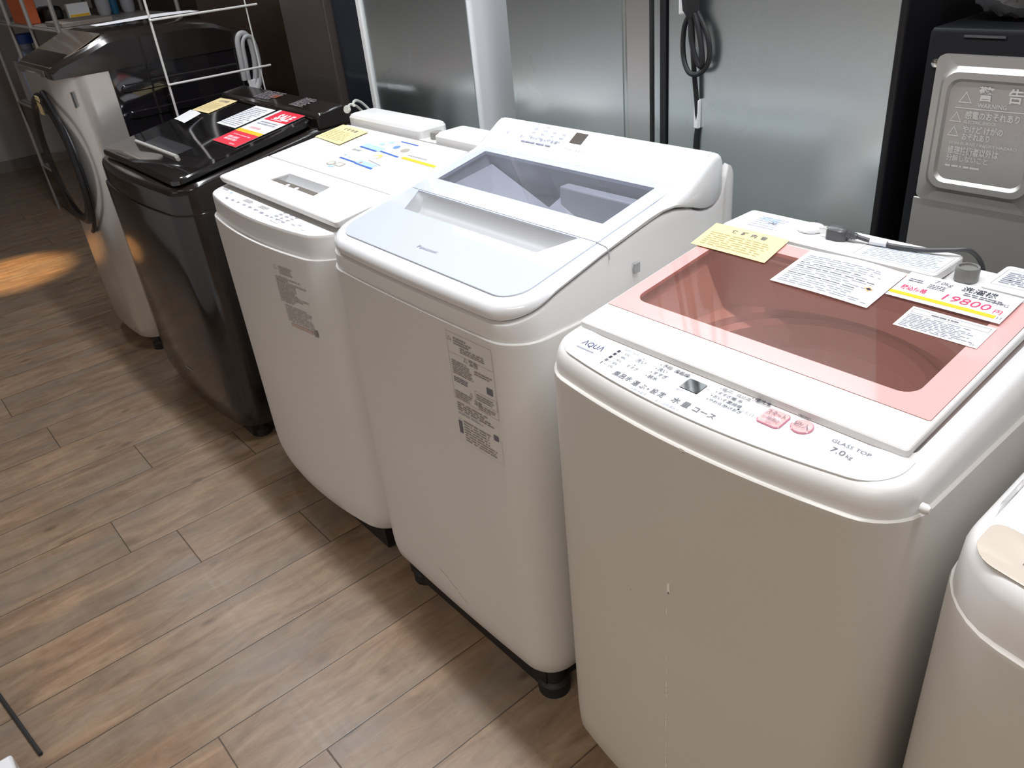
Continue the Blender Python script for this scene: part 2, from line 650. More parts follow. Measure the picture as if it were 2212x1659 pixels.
class Print:
    """flat printing on a surface: frame origin o, unit vectors u (to the right) and v (up the text), lifted along n"""

    def __init__(s, o, u, v, lift=0.0004, warp=None):
        s.o, s.u, s.v = Vector(o), Vector(u).normalized(), Vector(v).normalized()
        s.n = s.u.cross(s.v).normalized()
        s.lift, s.warp = lift, warp
        s.mb = M()
        s.mats = []

    def mi(s, m):
        if m not in s.mats:
            s.mats.append(m)
        return s.mats.index(m)

    def P(s, a, b, k=0):
        h = s.lift + k * 0.0002 + (s.warp(a, b) if s.warp else 0)
        return tuple(s.o + s.u * a + s.v * b + s.n * h)

    def poly(s, pts, m, k=0):
        b = len(s.mb.v)
        s.mb.v += [s.P(x, y, k) for x, y in pts]
        s.mb.face(range(b, b + len(pts)), s.mi(m))

    def rect(s, a, b, w_, h_, m, k=0, n=1):
        for i in range(n):
            s.poly([(a + w_ * i / n, b), (a + w_ * (i + 1) / n, b), (a + w_ * (i + 1) / n, b + h_), (a + w_ * i / n, b + h_)], m, k)

    def disc(s, a, b, r, m, k=0, ry=None, n=20):
        ry = ry or r
        s.poly([(a + r * math.cos(6.2832 * i / n), b + ry * math.sin(6.2832 * i / n)) for i in range(n)], m, k)

    def frame(s, a, b, w_, h_, t, m, k=0):
        s.rect(a, b, w_, t, m, k)
        s.rect(a, b + h_ - t, w_, t, m, k)
        s.rect(a, b + t, t, h_ - 2 * t, m, k)
        s.rect(a + w_ - t, b + t, t, h_ - 2 * t, m, k)

    def tri(s, a, b, r, t, m, k=0):
        o = [(a, b + r), (a - r * .95, b - r * .65), (a + r * .95, b - r * .65)]
        q = 1 - t / r * 1.6
        i_ = [(a, b + r * q), (a - r * .95 * q, b - r * .65 * q), (a + r * .95 * q, b - r * .65 * q)]
        for j in range(3):
            l = (j + 1) % 3
            s.poly([o[j], o[l], i_[l], i_[j]], m, k)

    def text(s, a, b, txt, h, m, bold=0.0, width=None, k=2, slant=0.0):
        V, F, wd = textmesh(txt, bold)
        sx = h / 0.72
        kx = width / (wd * sx) if width else 1.0
        base = len(s.mb.v)
        s.mb.v += [s.P(a + x * sx * kx + slant * y * sx, b + y * sx, k) for x, y in V]
        i_ = s.mi(m)
        for f in F:
            s.mb.face([base + q for q in f], i_)

    def lines(s, a, b, w_, h_, n, m, fill=0.55, gap=0.25, k=1, ragged=0.3):
        """rows of fine print too small to read"""
        st = h_ / n
        for i in range(n):
            y = b + h_ - (i + 1) * st
            x = a
            end = a + w_ * (1 - random.random() * ragged)
            while x < end - w_ * 0.02:
                l = min(random.uniform(0.04, 0.22) * w_, end - x)
                s.rect(x, y + st * (1 - fill) / 2, l, st * fill, m, k)
                x += l + w_ * random.uniform(0.01, 0.05) * gap * 4

    def build(s, parent, name='printed_lettering'):
        return s.mb.build(name, s.mats, parent)


def paper(name, label, cat, o, u, v, w_, h_, m, group=None, curl=0.0, deco=None, nx=12, ny=8, phase=0.0):
    """a thin sheet lying on a surface: o = front left corner, u across, v away"""
    u, v = Vector(u).normalized(), Vector(v).normalized()
    n = u.cross(v).normalized()
    o = Vector(o)

    def warp(a, b):
        return curl * (0.5 - 0.5 * math.cos(5.2 * a / w_ + phase)) * (0.35 + 0.65 * b / h_) + curl * 0.25
    mb = M()
    T = 0.0004
    top = [[o + u * (w_ * i / nx) + v * (h_ * j / ny) + n * (0.0006 + T + warp(w_ * i / nx, h_ * j / ny)) for i in range(nx + 1)] for j in range(ny + 1)]
    base = 0
    for rowp in top:
        mb.v += [tuple(p) for p in rowp]
    for rowp in top:
        mb.v += [tuple(p - n * T) for p in rowp]
    N = (nx + 1) * (ny + 1)

    def ix(i, j, b=0):
        return b * N + j * (nx + 1) + i
    for j in range(ny):
        for i in range(nx):
            mb.face((ix(i, j), ix(i + 1, j), ix(i + 1, j + 1), ix(i, j + 1)))
            mb.face((ix(i, j, 1), ix(i, j + 1, 1), ix(i + 1, j + 1, 1), ix(i + 1, j, 1)))
    for i in range(nx):
        mb.face((ix(i, 0), ix(i, 0, 1), ix(i + 1, 0, 1), ix(i + 1, 0)))
        mb.face((ix(i, ny), ix(i + 1, ny), ix(i + 1, ny, 1), ix(i, ny, 1)))
    for j in range(ny):
        mb.face((ix(0, j), ix(0, j + 1), ix(0, j + 1, 1), ix(0, j, 1)))
        mb.face((ix(nx, j), ix(nx, j, 1), ix(nx, j + 1, 1), ix(nx, j + 1)))
    ob = tag(mb.build(name, m, origin=o), label, cat, group)
    if deco:
        pr = Print(o, u, v, lift=0.0006 + T + 0.00035, warp=warp)
        deco(pr)
        pr.build(ob)
    return ob


# ------------------------------------------------------------------ the room
struct(M().box(-9, 3.2, -4, 2.6, -0.05, 0).build('floor', FLOORM, origin=(0, 0, 0)))
struct(M().box(-9, 3.2, -4, 2.6, 2.7, 2.75).build('ceiling', CEILM))
struct(M().box(-8.12, -8.0, -4, 2.6, 0, 2.7).build('wall_left', WALLM))
struct(M().box(-8.0, -7.985, -4, 2.05, 0, 0.09).build('baseboard_left', SKIRT))
struct(M().box(-8.0, 3.2, 2.1, 2.2, 0, 2.7).build('wall_back', DWALL))
struct(M().box(3.1, 3.2, -4, 2.1, 0, 2.7).build('wall_right', FARWALL))
struct(M().box(-8.0, 3.1, -4.1, -4.0, 0, 2.7).build('wall_front', FARWALL))

# ------------------------------------------------------------------ washing machines


def well(x0, x1, y0, y1, zt, c, r, depth, root, inner=LGREY, drum=None, ny=20, nx=16):
    """rim and tub under a window"""
    lp = rr(x0, x1, y0, y1, 0.03, nx=nx, ny=ny)
    c1 = tocircle(lp, c, r)
    zf = zt if callable(zt) else (lambda y: zt)
    zm = min(zf(y0), zf(y1))
    mb = M()
    mid = [((a[0] * .4 + b[0] * .6), (a[1] * .4 + b[1] * .6)) for a, b in zip(lp, c1)]
    mb.loft([Z(lp, zf), Z([(x + (c[0] - x) * .03, y + (c[1] - y) * .03) for x, y in lp], lambda y: zf(y) - 0.02), Z(mid, zm - 0.052), Z(c1, zm - 0.06), Z(c1, zm - 0.075)])
    mb.build('tub_rim', inner, root)
    d = M()
    z1 = zm - 0.075
    ring = [(r - 0.001, z1), (r - 0.012, z1 + 0.008), (r - 0.028, z1 + 0.004), (r - 0.032, z1 - 0.03), (r - 0.012, z1 - 0.05)]
    d.loft([Z(tocircle(lp, c, q), z) for q, z in ring])
    d.build('balance_ring', mat('ring_grey', (.66, .66, .68), .3), root)
    t = M()
    z2 = z1 - 0.045
    t.loft([Z(tocircle(lp, c, r - 0.014), z2), Z(tocircle(lp, c, r - 0.016), z2 - depth), Z(tocircle(lp, c, 0.05), z2 - depth - 0.02)], cap1=True)
    t.build('wash_drum', drum or mat('drum_steel', (.74, .74, .75), .42, metal=.1, noise=.05), root)


def feet(root, x0, x1, y0, y1, h, r=0.022):
    for x in (x0, x1):
        for y in (y0, y1):
            M().lathe((x, y, 0), (0, 0, 1), [(r, 0), (r, h * .5), (r * .7, h * .6), (r * .7, h + .01)], 16).build('foot', RUBBER, root)


def cover_loops(X, Zr, zs, r, rb, bow, i0=0.006, ny=20):
    """outer skin of a top cover from the seam to its rounded rim"""
    def L_(i):
        return rr(*X, r=r, rb=rb, bow=bow, inset=i, ny=ny)
    return [Z(L_(i0), zs), Z(L_(i0 + .001), lambda y: Zr(y) - 0.024), Z(L_(i0 + .0025), lambda y: Zr(y) - 0.014),
            Z(L_(i0 + .006), lambda y: Zr(y) - 0.006), Z(L_(i0 + .011), lambda y: Zr(y) - 0.0015), Z(L_(i0 + .018), Zr)]


# ---- AQUA-type washer with pink glass lid
AX = (-0.847, -0.268, 0.702, 1.24)
aq = thing('washing_machine', 'white top-load washing machine with a pink-framed glass lid', 'washing machine', (-0.56, 0.97, 0))


def lvl(X, r, rb, bow, spec):
    return [Z(rr(*X, r=r, rb=rb, bow=bow, inset=i), z) for z, i in spec]


def azr(y):
    return min(0.927 + 0.10 * (y - 0.70), 0.985)


mb = M()
mb.loft(lvl(AX, .06, .03, .032, [(.055, .02), (.058, .008), (.075, .002), (.12, 0), (.884, 0), (.8895, .0008), (.891, .003), (.891, .016)]), cap0=True)
cab = mb.build('cabinet', WPAINT2, aq)
ply = M().loft(lvl((AX[0] + .03, AX[1] - .03, AX[2] + .03, AX[3] - .02), .06, .03, .02, [(.012, 0), (.06, 0)]), True, True)
ply.build('base_plinth', BLACKPL, aq)
feet(aq, AX[0] + .07, AX[1] - .07, AX[2] + .08, AX[3] - .07, .02)
mb = M()
lps = cover_loops(AX, azr, .891, .055, .03, .031)
inn = rr(-.822, -.305, .783, 1.13, .012)
lps += [Z(inn, azr), Z(inn, lambda y: azr(y) - 0.012), Z(rr(-.802, -.325, .84, 1.108, .03), lambda y: azr(y) - 0.014)]
mb.loft(lps)
top = mb.build('top_cover', WHITE, aq)
well(-.802, -.325, .84, 1.108, lambda y: azr(y) - .014, (-.563, .972), .205, .11, aq, inner=mat('tub_white', (.78, .77, .76), .4))


def alid(y):
    return .947 + .12 * (y - .78)


mb = M()
o_ = rr(-.826, -.308, .772, 1.128, .006)
i_ = rr(-.8235, -.3135, .8315, 1.1235, .003)
mb.loft([Z(rr(-.822, -.312, .776, 1.125, .006), lambda y: alid(y) - .014), Z(o_, lambda y: alid(y) - .011), Z(o_, lambda y: alid(y) - .0015), Z(rr(-.8245, -.3095, .7735, 1.1265, .006), alid),
         Z(i_, alid), Z(i_, lambda y: alid(y) - .012), Z(rr(-.822, -.312, .776, 1.125, .006), lambda y: alid(y) - .014)])
lid = mb.build('lid_frame', WHITE, aq)
mb = M()
o_ = rr(-.8230, -.3140, .8320, 1.1230, .003)
i_ = rr(-.797, -.350, .864, 1.092, .022)
mb.loft([Z(o_, lambda y: alid(y) - .005), Z(o_, lambda y: alid(y) + .0008), Z(i_, lambda y: alid(y) + .0008), Z(i_, lambda y: alid(y) - .005), Z(o_, lambda y: alid(y) - .005)])
mb.build('lid_glass_border', PINK, aq)
mb = M()
mb.loft([Z(i_, lambda y: alid(y) + .0008)], cap1=True)
mb.build('lid_window', PINKGL, aq, up=True)
# control panel film with bowed front
mb = M()
pz = lambda y: .9283 + .10 * (y - .70)
pl = rr(-.826, -.298, .7165, .776, .042, .004, bow=.0285, nx=24)
pl2 = rr(-.826, -.298, .7165, .776, .042, .004, bow=.0285, inset=.0012, nx=24)
mb.loft([Z(pl, lambda y: pz(y) - .002), Z(pl, pz), Z(pl2, lambda y: pz(y) + .0006)], cap1=True)
pan = mb.build('control_panel', PANELW, aq)
UV = ((1, 0, 0), (0, 1, .10))
O = (-.83, .70, .9283 + .0006)
p = Print(O, *UV, lift=.0004)
X_ = lambda x: x + .83
Y_ = lambda y: (y - .70)
p.text(X_(-.788), Y_(.737), 'ΛQUΛ', .0115, NAVYINK, width=.041)
p.lines(X_(-.788), Y_(.726), .034, .005, 1, GREYINK, ragged=0, gap=.05)
for i in range(5):
    y = .750 - i * .0088
    q = i * .0028
    p.rect(X_(-.7275) , Y_(y), .0045 if i < 4 else .0015, .0055, INK if i < 3 else MIDINK, k=1)
    p.rect(X_(-.722), Y_(y + .002), .007, .0005, GREYINK)
    p.text(X_(-.713), Y_(y), ('55L', '48L', '41L', '30L', '15L')[i], .0048, MIDINK)
p.text(X_(-.722), Y_(.7595), '浴剤の目安', .0042, GREYINK)
p.text(X_(-.690), Y_(.747), '洗い', .007, MIDINK)
p.disc(X_(-.682), Y_(.758), .001, MIDINK)
p.text(X_(-.692), Y_(.729), 'すすぎ', .0055, MIDINK)
p.disc(X_(-.682), Y_(.739), .001, MIDINK)
p.text(X_(-.694), Y_(.7045), '風呂水', .0082, MIDINK, .01)
for i, s_ in enumerate(('予約', '洗い', 'すすぎ', '脱水')):
    p.disc(X_(-.652), Y_(.7605 - i * .0105), .0011, MIDINK)
    p.text(X_(-.649), Y_(.758 - i * .0105), s_, .0060, INK if i == 0 else MIDINK, .01)
p.text(X_(-.627), Y_(.757), '風乾燥', .0060, INK, .012)
p.text(X_(-.656), Y_(.702), '選 ぶ ▸ 設 定', .0088, MIDINK, .01, width=.056)
p.text(X_(-.650), Y_(.6925), 'お好み設定', .0042, GREYINK)
p.text(X_(-.588), Y_(.703), '水 量', .0092, MIDINK, .012)
p.text(X_(-.605), Y_(.6905), 'または残湯水位', .0042, GREYINK)
p.text(X_(-.555), Y_(.703), 'コース', .0088, MIDINK, .01)
p.text(X_(-.600), Y_(.726), '残り', .0045, GREYINK)
p.text(X_(-.567), Y_(.748), '分', .0045, GREYINK)
for i, (s_, s2) in enumerate((('標 準', '自分流'), ('すすぎ増', '毛 布'), ('おいそぎ', '乾燥槽'), ('やわらか', 'つけおき'))):
    p.disc(X_(-.552), Y_(.7625 - i * .0095), .001, MIDINK)
    p.text(X_(-.5495), Y_(.760 - i * .0095), s_, .0050, MIDINK, .01)
    p.text(X_(-.527), Y_(.760 - i * .0095), s2, .0050, MIDINK, .01)
p.text(X_(-.503), Y_(.7655), '槽洗浄', .0055, INK, .014)
p.disc(X_(-.506), Y_(.7675), .001, MIDINK)
p.disc(X_(-.507), Y_(.7385), .0016, INK)
p.text(X_(-.5045), Y_(.736), 'ふたロック', .0050, GREYINK)
p.text(X_(-.445), Y_(.7715), '電源', .0068, INK, .012)
p.text(X_(-.430), Y_(.7720), 'オートオフ', .0030, GREYINK)
p.text(X_(-.387), Y_(.7505), 'GLASS TOP', .0058, MIDINK, width=.048)
p.text(X_(-.380), Y_(.7345), '7.0', .0092, MIDINK, width=.018)
p.text(X_(-.360), Y_(.7345), 'kg', .0065, MIDINK)
p.build(pan)
mb = M()
mb.loft([Z(rr(-.599, -.569, .7335, .7575, .002), lambda y: pz(y) + .0004), Z(rr(-.5985, -.5695, .734, .757, .002), lambda y: pz(y) + .0016)], cap1=True)
mb.build('display_window', BLKGLOSS, pan)
for nm, (x0, x1, y0, y1, r_) in (('start_button', (-.479, -.4455, .731, .7635, .007)), ('power_button', (-.4405, -.4125, .7395, .7665, .0134))):
    mb = M()
    mb.loft([Z(rr(x0, x1, y0, y1, r_), pz), Z(rr(x0, x1, y0, y1, r_, inset=.0002), lambda y: pz(y) + .002), Z(rr(x0, x1, y0, y1, r_, inset=.0014), lambda y: pz(y) + .0028)], mi=1)
    mb.loft([Z(rr(x0, x1, y0, y1, r_, inset=.0014), lambda y: pz(y) + .0028), Z(rr(x0, x1, y0, y1, r_, inset=.0035), lambda y: pz(y) + .0022)], cap1=True)
    b_ = mb.build(nm, [PINKB, PINKE], pan)
    p = Print(O, *UV, lift=.0030)
    if nm == 'start_button':
        p.text(X_(-.4755), Y_(.7500), 'スタート', .0082, MIDINK, .005, width=.026)
        p.text(X_(-.4745), Y_(.7400), '一時停止', .0058, MIDINK, 0, width=.024)
        p.text(X_(-.4660), Y_(.7350), '解除', .0030, GREYINK)
    else:
        p.text(X_(-.4375), Y_(.7495), '切/入', .0078, MIDINK, .004, width=.021)
    p.build(b_)
# back ledge
lz = .985
M().loft([Z(rr(-.838, -.462, 1.136, 1.230, .008), .978), Z(rr(-.838, -.462, 1.136, 1.230, .008), .9895), Z(rr(-.836, -.464, 1.138, 1.228, .007), .9915)], cap1=True).build('rear_ledge', WHITE, aq)
M().loft([Z(rr(-.402, -.280, 1.140, 1.230, .008), .978), Z(rr(-.402, -.280, 1.140, 1.230, .008), .9895), Z(rr(-.400, -.282, 1.142, 1.228, .007), .9915)], cap1=True).build('rear_ledge', WHITE, aq)
mb = M()
mb.lathe((-.437, 1.183, .976), (0, 0, 1), [(.0165, 0), (.0165, .016), (.0155, .020), (.0125, .020), (.012, .017)], 32)
inl = mb.build('water_inlet', mat('inlet_grey', (.20, .20, .19), .25, noise=.05), aq)
p = Print((-.82, 1.14, .9915), (1, 0, 0), (0, 1, 0), lift=.0004)
p.text(.022, .052, '保証', .014, LBLUE)
p.lines(.018, .018, .060, .055, 6, mat('pale_lilac_print', (.62, .62, .78), .6))
p.rect(.045, .042, .014, .012, MIDINK)
p.lines(.235, .010, .115, .055, 9, mat('pale_blue_print', (.60, .68, .84), .6), ragged=.15)
p.frame(.225, .004, .128, .066, .0006, GREYINK)
p.lines(.432, .022, .08, .045, 7, GREYINK, ragged=.1)
p.rect(.434, .036, .022, .003, INK)
p.frame(.426, .014, .1, .060, .0006, GREYINK)
p.build(aq)
# side details
M().lathe((AX[1] + .002, .742, .905), (1, 0, 0), [(.006, -.006), (.006, 0), (.0035, .004)], 16).build('side_button', WHITE, aq)
# chip and scratch marks on the front panel
mark = mat('chipped_paint', (.95, .92, .88), .6, noise=.05, nscale=300)
mb = M()
random.seed(3)
yf = AX[2] - .032


def chip(mb, x, z, w_, h_, mi=0):
    xx = (x - (AX[0] + AX[1]) / 2) / ((AX[1] - AX[0]) / 2)
    y = AX[2] - .032 * (1 - xx * xx) - .0006
    b = len(mb.v)
    mb.v += [(x, y, z), (x + w_, y, z), (x + w_ * .9, y, z + h_), (x + w_ * .1, y, z + h_)]
    mb.face((b, b + 1, b + 2, b + 3), mi)


cx_ = -.563
chip(mb, cx_, .628, .0055, .018)
chip(mb, cx_ + .0015, .625, .002, .004, 1)
chip(mb, cx_ - .075, .577, .0015, .0015, 1)
z = .62
while z > .10:
    h_ = random.uniform(.003, .016)
    z -= h_ + random.uniform(.0, .006) * (3 if z > .48 else 1)
    if random.random() < (.35 if z > .48 else .85):
        chip(mb, cx_ - .0005 + random.uniform(-.0006, .0006), z, random.uniform(.0008, .0024), h_)
mb.build('paint_scratches', [mark, DGREY], aq)
mb = M()
chip(mb, -.545, .888, .010, .004)
chip(mb, -.540, .887, .004, .002, 1)
mb.build('seam_chip', [mark, DGREY], aq)

# plug and cord
plug_m = mat('plug_smoke_grey', (.10, .10, .105), .3, noise=.1)
cord = thing('power_cord', 'dark grey power cord and plug lying on the back ledge of the pink-lid washer', 'power cord', (-.64, 1.185, .992))
mb = M()
pts = [(-.622, 1.187, 1.003), (-.600, 1.190, .999), (-.575, 1.193, .9965), (-.545, 1.196, .9965), (-.510, 1.205, .997), (-.478, 1.216, 1.001), (-.455, 1.232, .999), (-.440, 1.250, .965), (-.436, 1.252, .90), (-.436, 1.252, .80)]
mb.tube(spline(pts, 6), .0036, 10)
mb.build('cable', DGREY, cord)
mb = M()
mb.loft([[(x, y, z) for y, z in ((1.172 + i_, .9925), (1.198 - i_, .9925), (1.198 - i_, 1.009 - j_), (1.192 - i_, 1.0125 - j_), (1.178 + i_, 1.0125 - j_), (1.172 + i_, 1.009 - j_))]
         for x, i_, j_ in ((-.660, .003, .003), (-.657, 0, 0), (-.640, 0, 0), (-.630, .005, .003), (-.628, .008, .005))], True, True)
pg = mb.build('plug_body', plug_m, cord)
mb = M()
mb.lathe((-.628, 1.186, 1.003), (1, .05, -.1), [(.0075, 0), (.0055, .003), (.0075, .004), (.0052, .007), (.007, .008), (.005, .011), (.006, .012), (.0042, .016)], 14)
mb.build('strain_relief', plug_m, cord)
M().box(-.675, -.659, 1.178, 1.1795, .998, 1.006).box(-.675, -.659, 1.191, 1.1925, .998, 1.006).build('plug_pins', CHROME, cord)
mb = M()
mb.tube(spline([(-.592, 1.191, .998), (-.580, 1.1925, .9975), (-.566, 1.194, .9975)], 4), .0052, 12)
mb.build('tape_wrap', WPAPER, cord)
cp = M()
cp.lathe((-.700, 1.196, .9925), (0, 0, 1), [(.021, 0), (.022, .003), (.021, .0055), (.017, .0065)], 32)
tag(cp.build('plastic_cap', WGLOSS, origin=(-.70, 1.196, .9925), bevel=0), 'flat round white plastic cap beside the plug on the pink-lid washer', 'cap')

# papers on the pink lid
u_, v_ = (1, 0, 0), (0, 1, .12)


def on_lid(x, y, k=0.0012):
    return (x, y, alid(y) + k)


def ydeco(w_, h_):
    def f(p):
        for i in range(4):
            p.text(w_ * (.30 + .13 * i), h_ * .76, '保証内容'[i], h_ * .10, MIDINK, .02)
        p.lines(w_ * .08, h_ * .10, w_ * .84, h_ * .56, 7, mat('tan_ink', (.55, .42, .18), .6), fill=.25, ragged=.2)
    return f


paper('warranty_note', 'yellow paper notice on the left back corner of the pink glass lid', 'paper notice', on_lid(-.836, 1.050, .0022), u_, (-.01, .085, .0102), .147, .084, YELLOWP, curl=.0012, deco=ydeco(.147, .084), group='yellow notices on the washing machines')


def ddeco(p):
    for i in range(8):
        p.lines(.008, .092 - i * .0115, .13, .004, 1, MIDINK if i in (2, 3, 5) else GREYINK, fill=.45)
        p.lines(.008, .087 - i * .0115, .148, .004, 1, GREYINK, fill=.4)
    p.poly([(.128, .045), (.136, .038), (.143, .044), (.135, .051)], mat('small_orange_mark', (.75, .45, .25), .6))
    p.poly([(.131, .045), (.136, .041), (.140, .044), (.135, .048)], INK, k=1)


paper('instruction_sheet', 'curling white printed sheet in the middle back of the pink glass lid', 'paper sheet', on_lid(-.651, 1.010, .0015), (.158, -.002, 0), (0, .111, .0133), .158, .111, WPAPER, curl=.0040, deco=ddeco, nx=20, phase=.4)


def tdeco(p):
    w_, h_ = .153, .073
    p.rect(.0, .008, w_ * .93, .008, YELS, n=4)
    p.text(.040, .057, '7.0kg', .0085, MIDINK, slant=.1)
    p.text(.078, .055, '洗濯機', .0105, INK, .01, slant=.05, width=.046)
    p.lines(.008, .047, .022, .010, 2, MIDINK)
    p.lines(.038, .040, .030, .013, 3, MIDINK)
    p.lines(.086, .043, .055, .009, 2, MIDINK)
    p.text(.125, .041, 'MTG', .007, MIDINK)
    p.text(.008, .0245, '税込価格', .0095, REDINK, .015, width=.036)
    p.text(.062, .0215, '19800', .0165, REDINK, -.004, width=.066, slant=.12)
    p.text(.134, .0205, '円', .0085, REDINK, .004)
    p.text(.143, .009, '11', .006, MIDINK)


paper('price_card', 'white price card with red 19800 yen and a yellow stripe on the pink glass lid', 'price card', on_lid(-.491, 1.053, .0035), (.153, 0, 0), (0, .072, .0086), .153, .073, WPAPER, curl=.0008, deco=tdeco)


def sdeco(p):
    p.frame(.004, .040, .101, .010, .0005, MIDINK)
    p.lines(.030, .042, .05, .005, 1, MIDINK)
    p.lines(.005, .003, .095, .034, 9, GREYINK, fill=.45)
    p.text(.098, .003, '25', .004, MIDINK)


paper('terms_slip', 'small white printed slip in front of the red price card on the pink lid', 'paper slip', on_lid(-.446, .991, .0010), (.109, 0, 0), (0, .055, .0066), .109, .055, WPAPER, deco=sdeco)

# ---- large white washer with sloped glass lid (middle)
PX = (-1.537, -0.900, 0.700, 1.282)
pa = thing('washing_machine', 'large white washing machine with a raised rear control panel and grey window', 'washing machine', (-1.22, .99, 0))
mb = M()
mb.loft([Z(rr(*PX, r=.07, rb=.03, bow=.006, inset=i, ny=30), z) for z, i in ((.085, .03), (.088, .015), (.10, .006), (.13, .001), (.16, 0), (.884, 0), (.8895, .0006), (.891, .002), (.891, .016))], cap0=True)
pc = mb.build('cabinet', WPAINT, pa)
G = [(.70, .920), (.718, .925), (.80, .955), (.907, .983), (.98, 1.000), (1.03, 1.011), (1.06, 1.015), (1.094, 1.014), (1.139, 1.003), (1.165, .993), (1.185, .989), (1.205, .991), (1.222, 1.003), (1.234, 1.025), (1.240, 1.060), (1.248, 1.062), (1.262, 1.045), (1.272, 1.015), (1.282, .985)]
g = lambda y: interp(G, y)
mb = M()
mb.loft([Z(rr(*PX, r=.068, rb=.03, bow=.006, inset=.0055, ny=60), .891), Z(rr(*PX, r=.068, rb=.03, bow=.006, inset=.0055, ny=60), lambda y: g(y) - .006),
         Z(rr(*PX, r=.068, rb=.03, bow=.006, inset=.007, ny=60), lambda y: g(y) - .001), Z(rr(*PX, r=.068, rb=.03, bow=.006, inset=.016, ny=60), lambda y: g(y) + .001),
         Z(rr(PX[0] + .03, PX[1] - .03, PX[2] + .03, 1.20, r=.05, ny=60), lambda y: min(g(y), .97)), Z(rr(PX[0] + .03, PX[1] - .03, PX[2] + .03, 1.20, r=.05, ny=60), .90)])
mb.build('top_cover', WHITE, pa)
SX = (PX[0] + .005, PX[1] - .005, .706, 1.238)
Hh = [(.70, .9525), (1.06, 1.0245), (1.10, 1.033), (1.125, 1.0385), (1.135, 1.0425), (1.20, 1.083), (1.212, 1.088), (1.222, 1.085), (1.231, 1.068), (1.236, 1.045)]
hf = lambda y: interp(Hh, y)
gl = lambda y: max(g(min(y, 1.232)) + .006, hf(y) - .035) if y < 1.12 else g(min(y, 1.234)) + .005


def SL(i, **k):
    return rr(*SX, r=.072, rb=.02, bow=.006, inset=i, ny=60, **k)


mb = M()
mb.loft([Z(SL(.010), gl), Z(SL(.002), gl), Z(SL(0), lambda y: gl(y) + .004), Z(SL(0), lambda y: max(hf(y) - .012, gl(y) + .005)), Z(SL(.003), lambda y: hf(y) - .005), Z(SL(.008), lambda y: hf(y) - .001), Z(SL(.015), lambda y: hf(y)),
         Z(rr(SX[0] + .030, SX[1] - .032, .728, 1.133, r=.05, rb=.003, ny=60), lambda y: hf(y)), Z(rr(SX[0] + .030, SX[1] - .032, .728, 1.133, r=.05, rb=.003, ny=60), lambda y: hf(y) - .012)])
mb.build('lid_shell', WGLOSS, pa)
# front glass with the grip recess
plane = lambda y: .958 + .2 * (y - .72)
mb = M()
o_ = rr(-1.503, -.937, .729, .9250, .048, .001, ny=24)
sc = [(-1.429, .854), (-1.015, .854), (-.979, .925), (-1.472, .925)]


def quadloop(q, like):
    """a four-cornered loop with as many points as a rounded rectangle loop (nx, ny, nc as in rr)"""
    nx, ny, nc = like
    P = []
    fl, fr, br, bl = [Vector((*a, 0)) for a in q]

    def seg(a, b, n):
        for i in range(n + 1):
            P.append(tuple((a + (b - a) * i / n)[:2]))
    seg(fl, fr, nx)
    P += [tuple(fr[:2])] * nc
    seg(fr, br, ny)
    P += [tuple(br[:2])] * nc
    seg(br, bl, nx)
    P += [tuple(bl[:2])] * nc
    seg(bl, fl, ny)
    P += [tuple(fl[:2])] * nc
    return P


q0 = quadloop([(-1.429, .854), (-1.015, .854), (-.979, .9225), (-1.472, .9225)], (16, 24, 6))
mb.loft([Z(o_, lambda y: plane(y) - .004), Z(o_, lambda y: plane(y) + .0012), Z(q0, lambda y: plane(y) + .0012), Z(q0, lambda y: plane(y) - .003)])
mb.build('lid_front_glass', PANEBL, pa)
mb = M()
secs = [(0, 0), (.10, .010), (.25, .018), (.45, .024), (.62, .0255), (.78, .022), (.90, .014), (.97, .006), (1.0, 0.0)]
rows = []
for t, d in secs:
    xl = -1.429 + (-1.472 + 1.429) * t
    xr = -1.015 + (-.979 + 1.015) * t
    y = .854 + .0685 * t
    rows.append([(xl, y, plane(y) - .002)] + [(xl + (xr - xl) * (.035 + .93 * k / 14), y, plane(y) - .002 - d) for k in range(15)] + [(xr, y, plane(y) - .002)])
b = len(mb.v)
n_ = len(rows[0])
for r_ in rows:
    mb.v += r_
for j in range(len(rows) - 1):
    for i in range(n_ - 1):
        mb.face((b + j * n_ + i, b + j * n_ + i + 1, b + (j + 1) * n_ + i + 1, b + (j + 1) * n_ + i))
mb.build('grip_recess', mat('grip_grey', (.43, .43, .44), .4), pa)
mb = M()
o_ = rr(-1.503, -.937, .9265, 1.1345, .001, .003, ny=24)
i_ = rr(-1.475, -.973, .977, 1.116, .002, ny=24)
mb.loft([Z(o_, lambda y: plane(y) - .004), Z(o_, lambda y: plane(y) + .0012), Z(i_, lambda y: plane(y) + .0012), Z(i_, lambda y: plane(y) - .006), Z(o_, lambda y: plane(y) - .004)])
mb.build('lid_rear_glass', PANEBL, pa)
M().loft([Z(i_, lambda y: plane(y) + .0010)], cap1=True).build('lid_window', GREYGL, pa, up=True)
# split line of the folding lid round the side rim
mb = M()
for xs in (1,):
    mb.tube([(-.9365, .9258, plane(.9258) + .0012), (-.925, .9258, hf(.926) + .0006), (-.912, .9240, hf(.924) + .0002), (-.9045, .921, hf(.921) - .006), (-.9028, .920, hf(.92) - .018)], .0009, 6)
mb.build('lid_hinge_gap', GREYPL, pa)
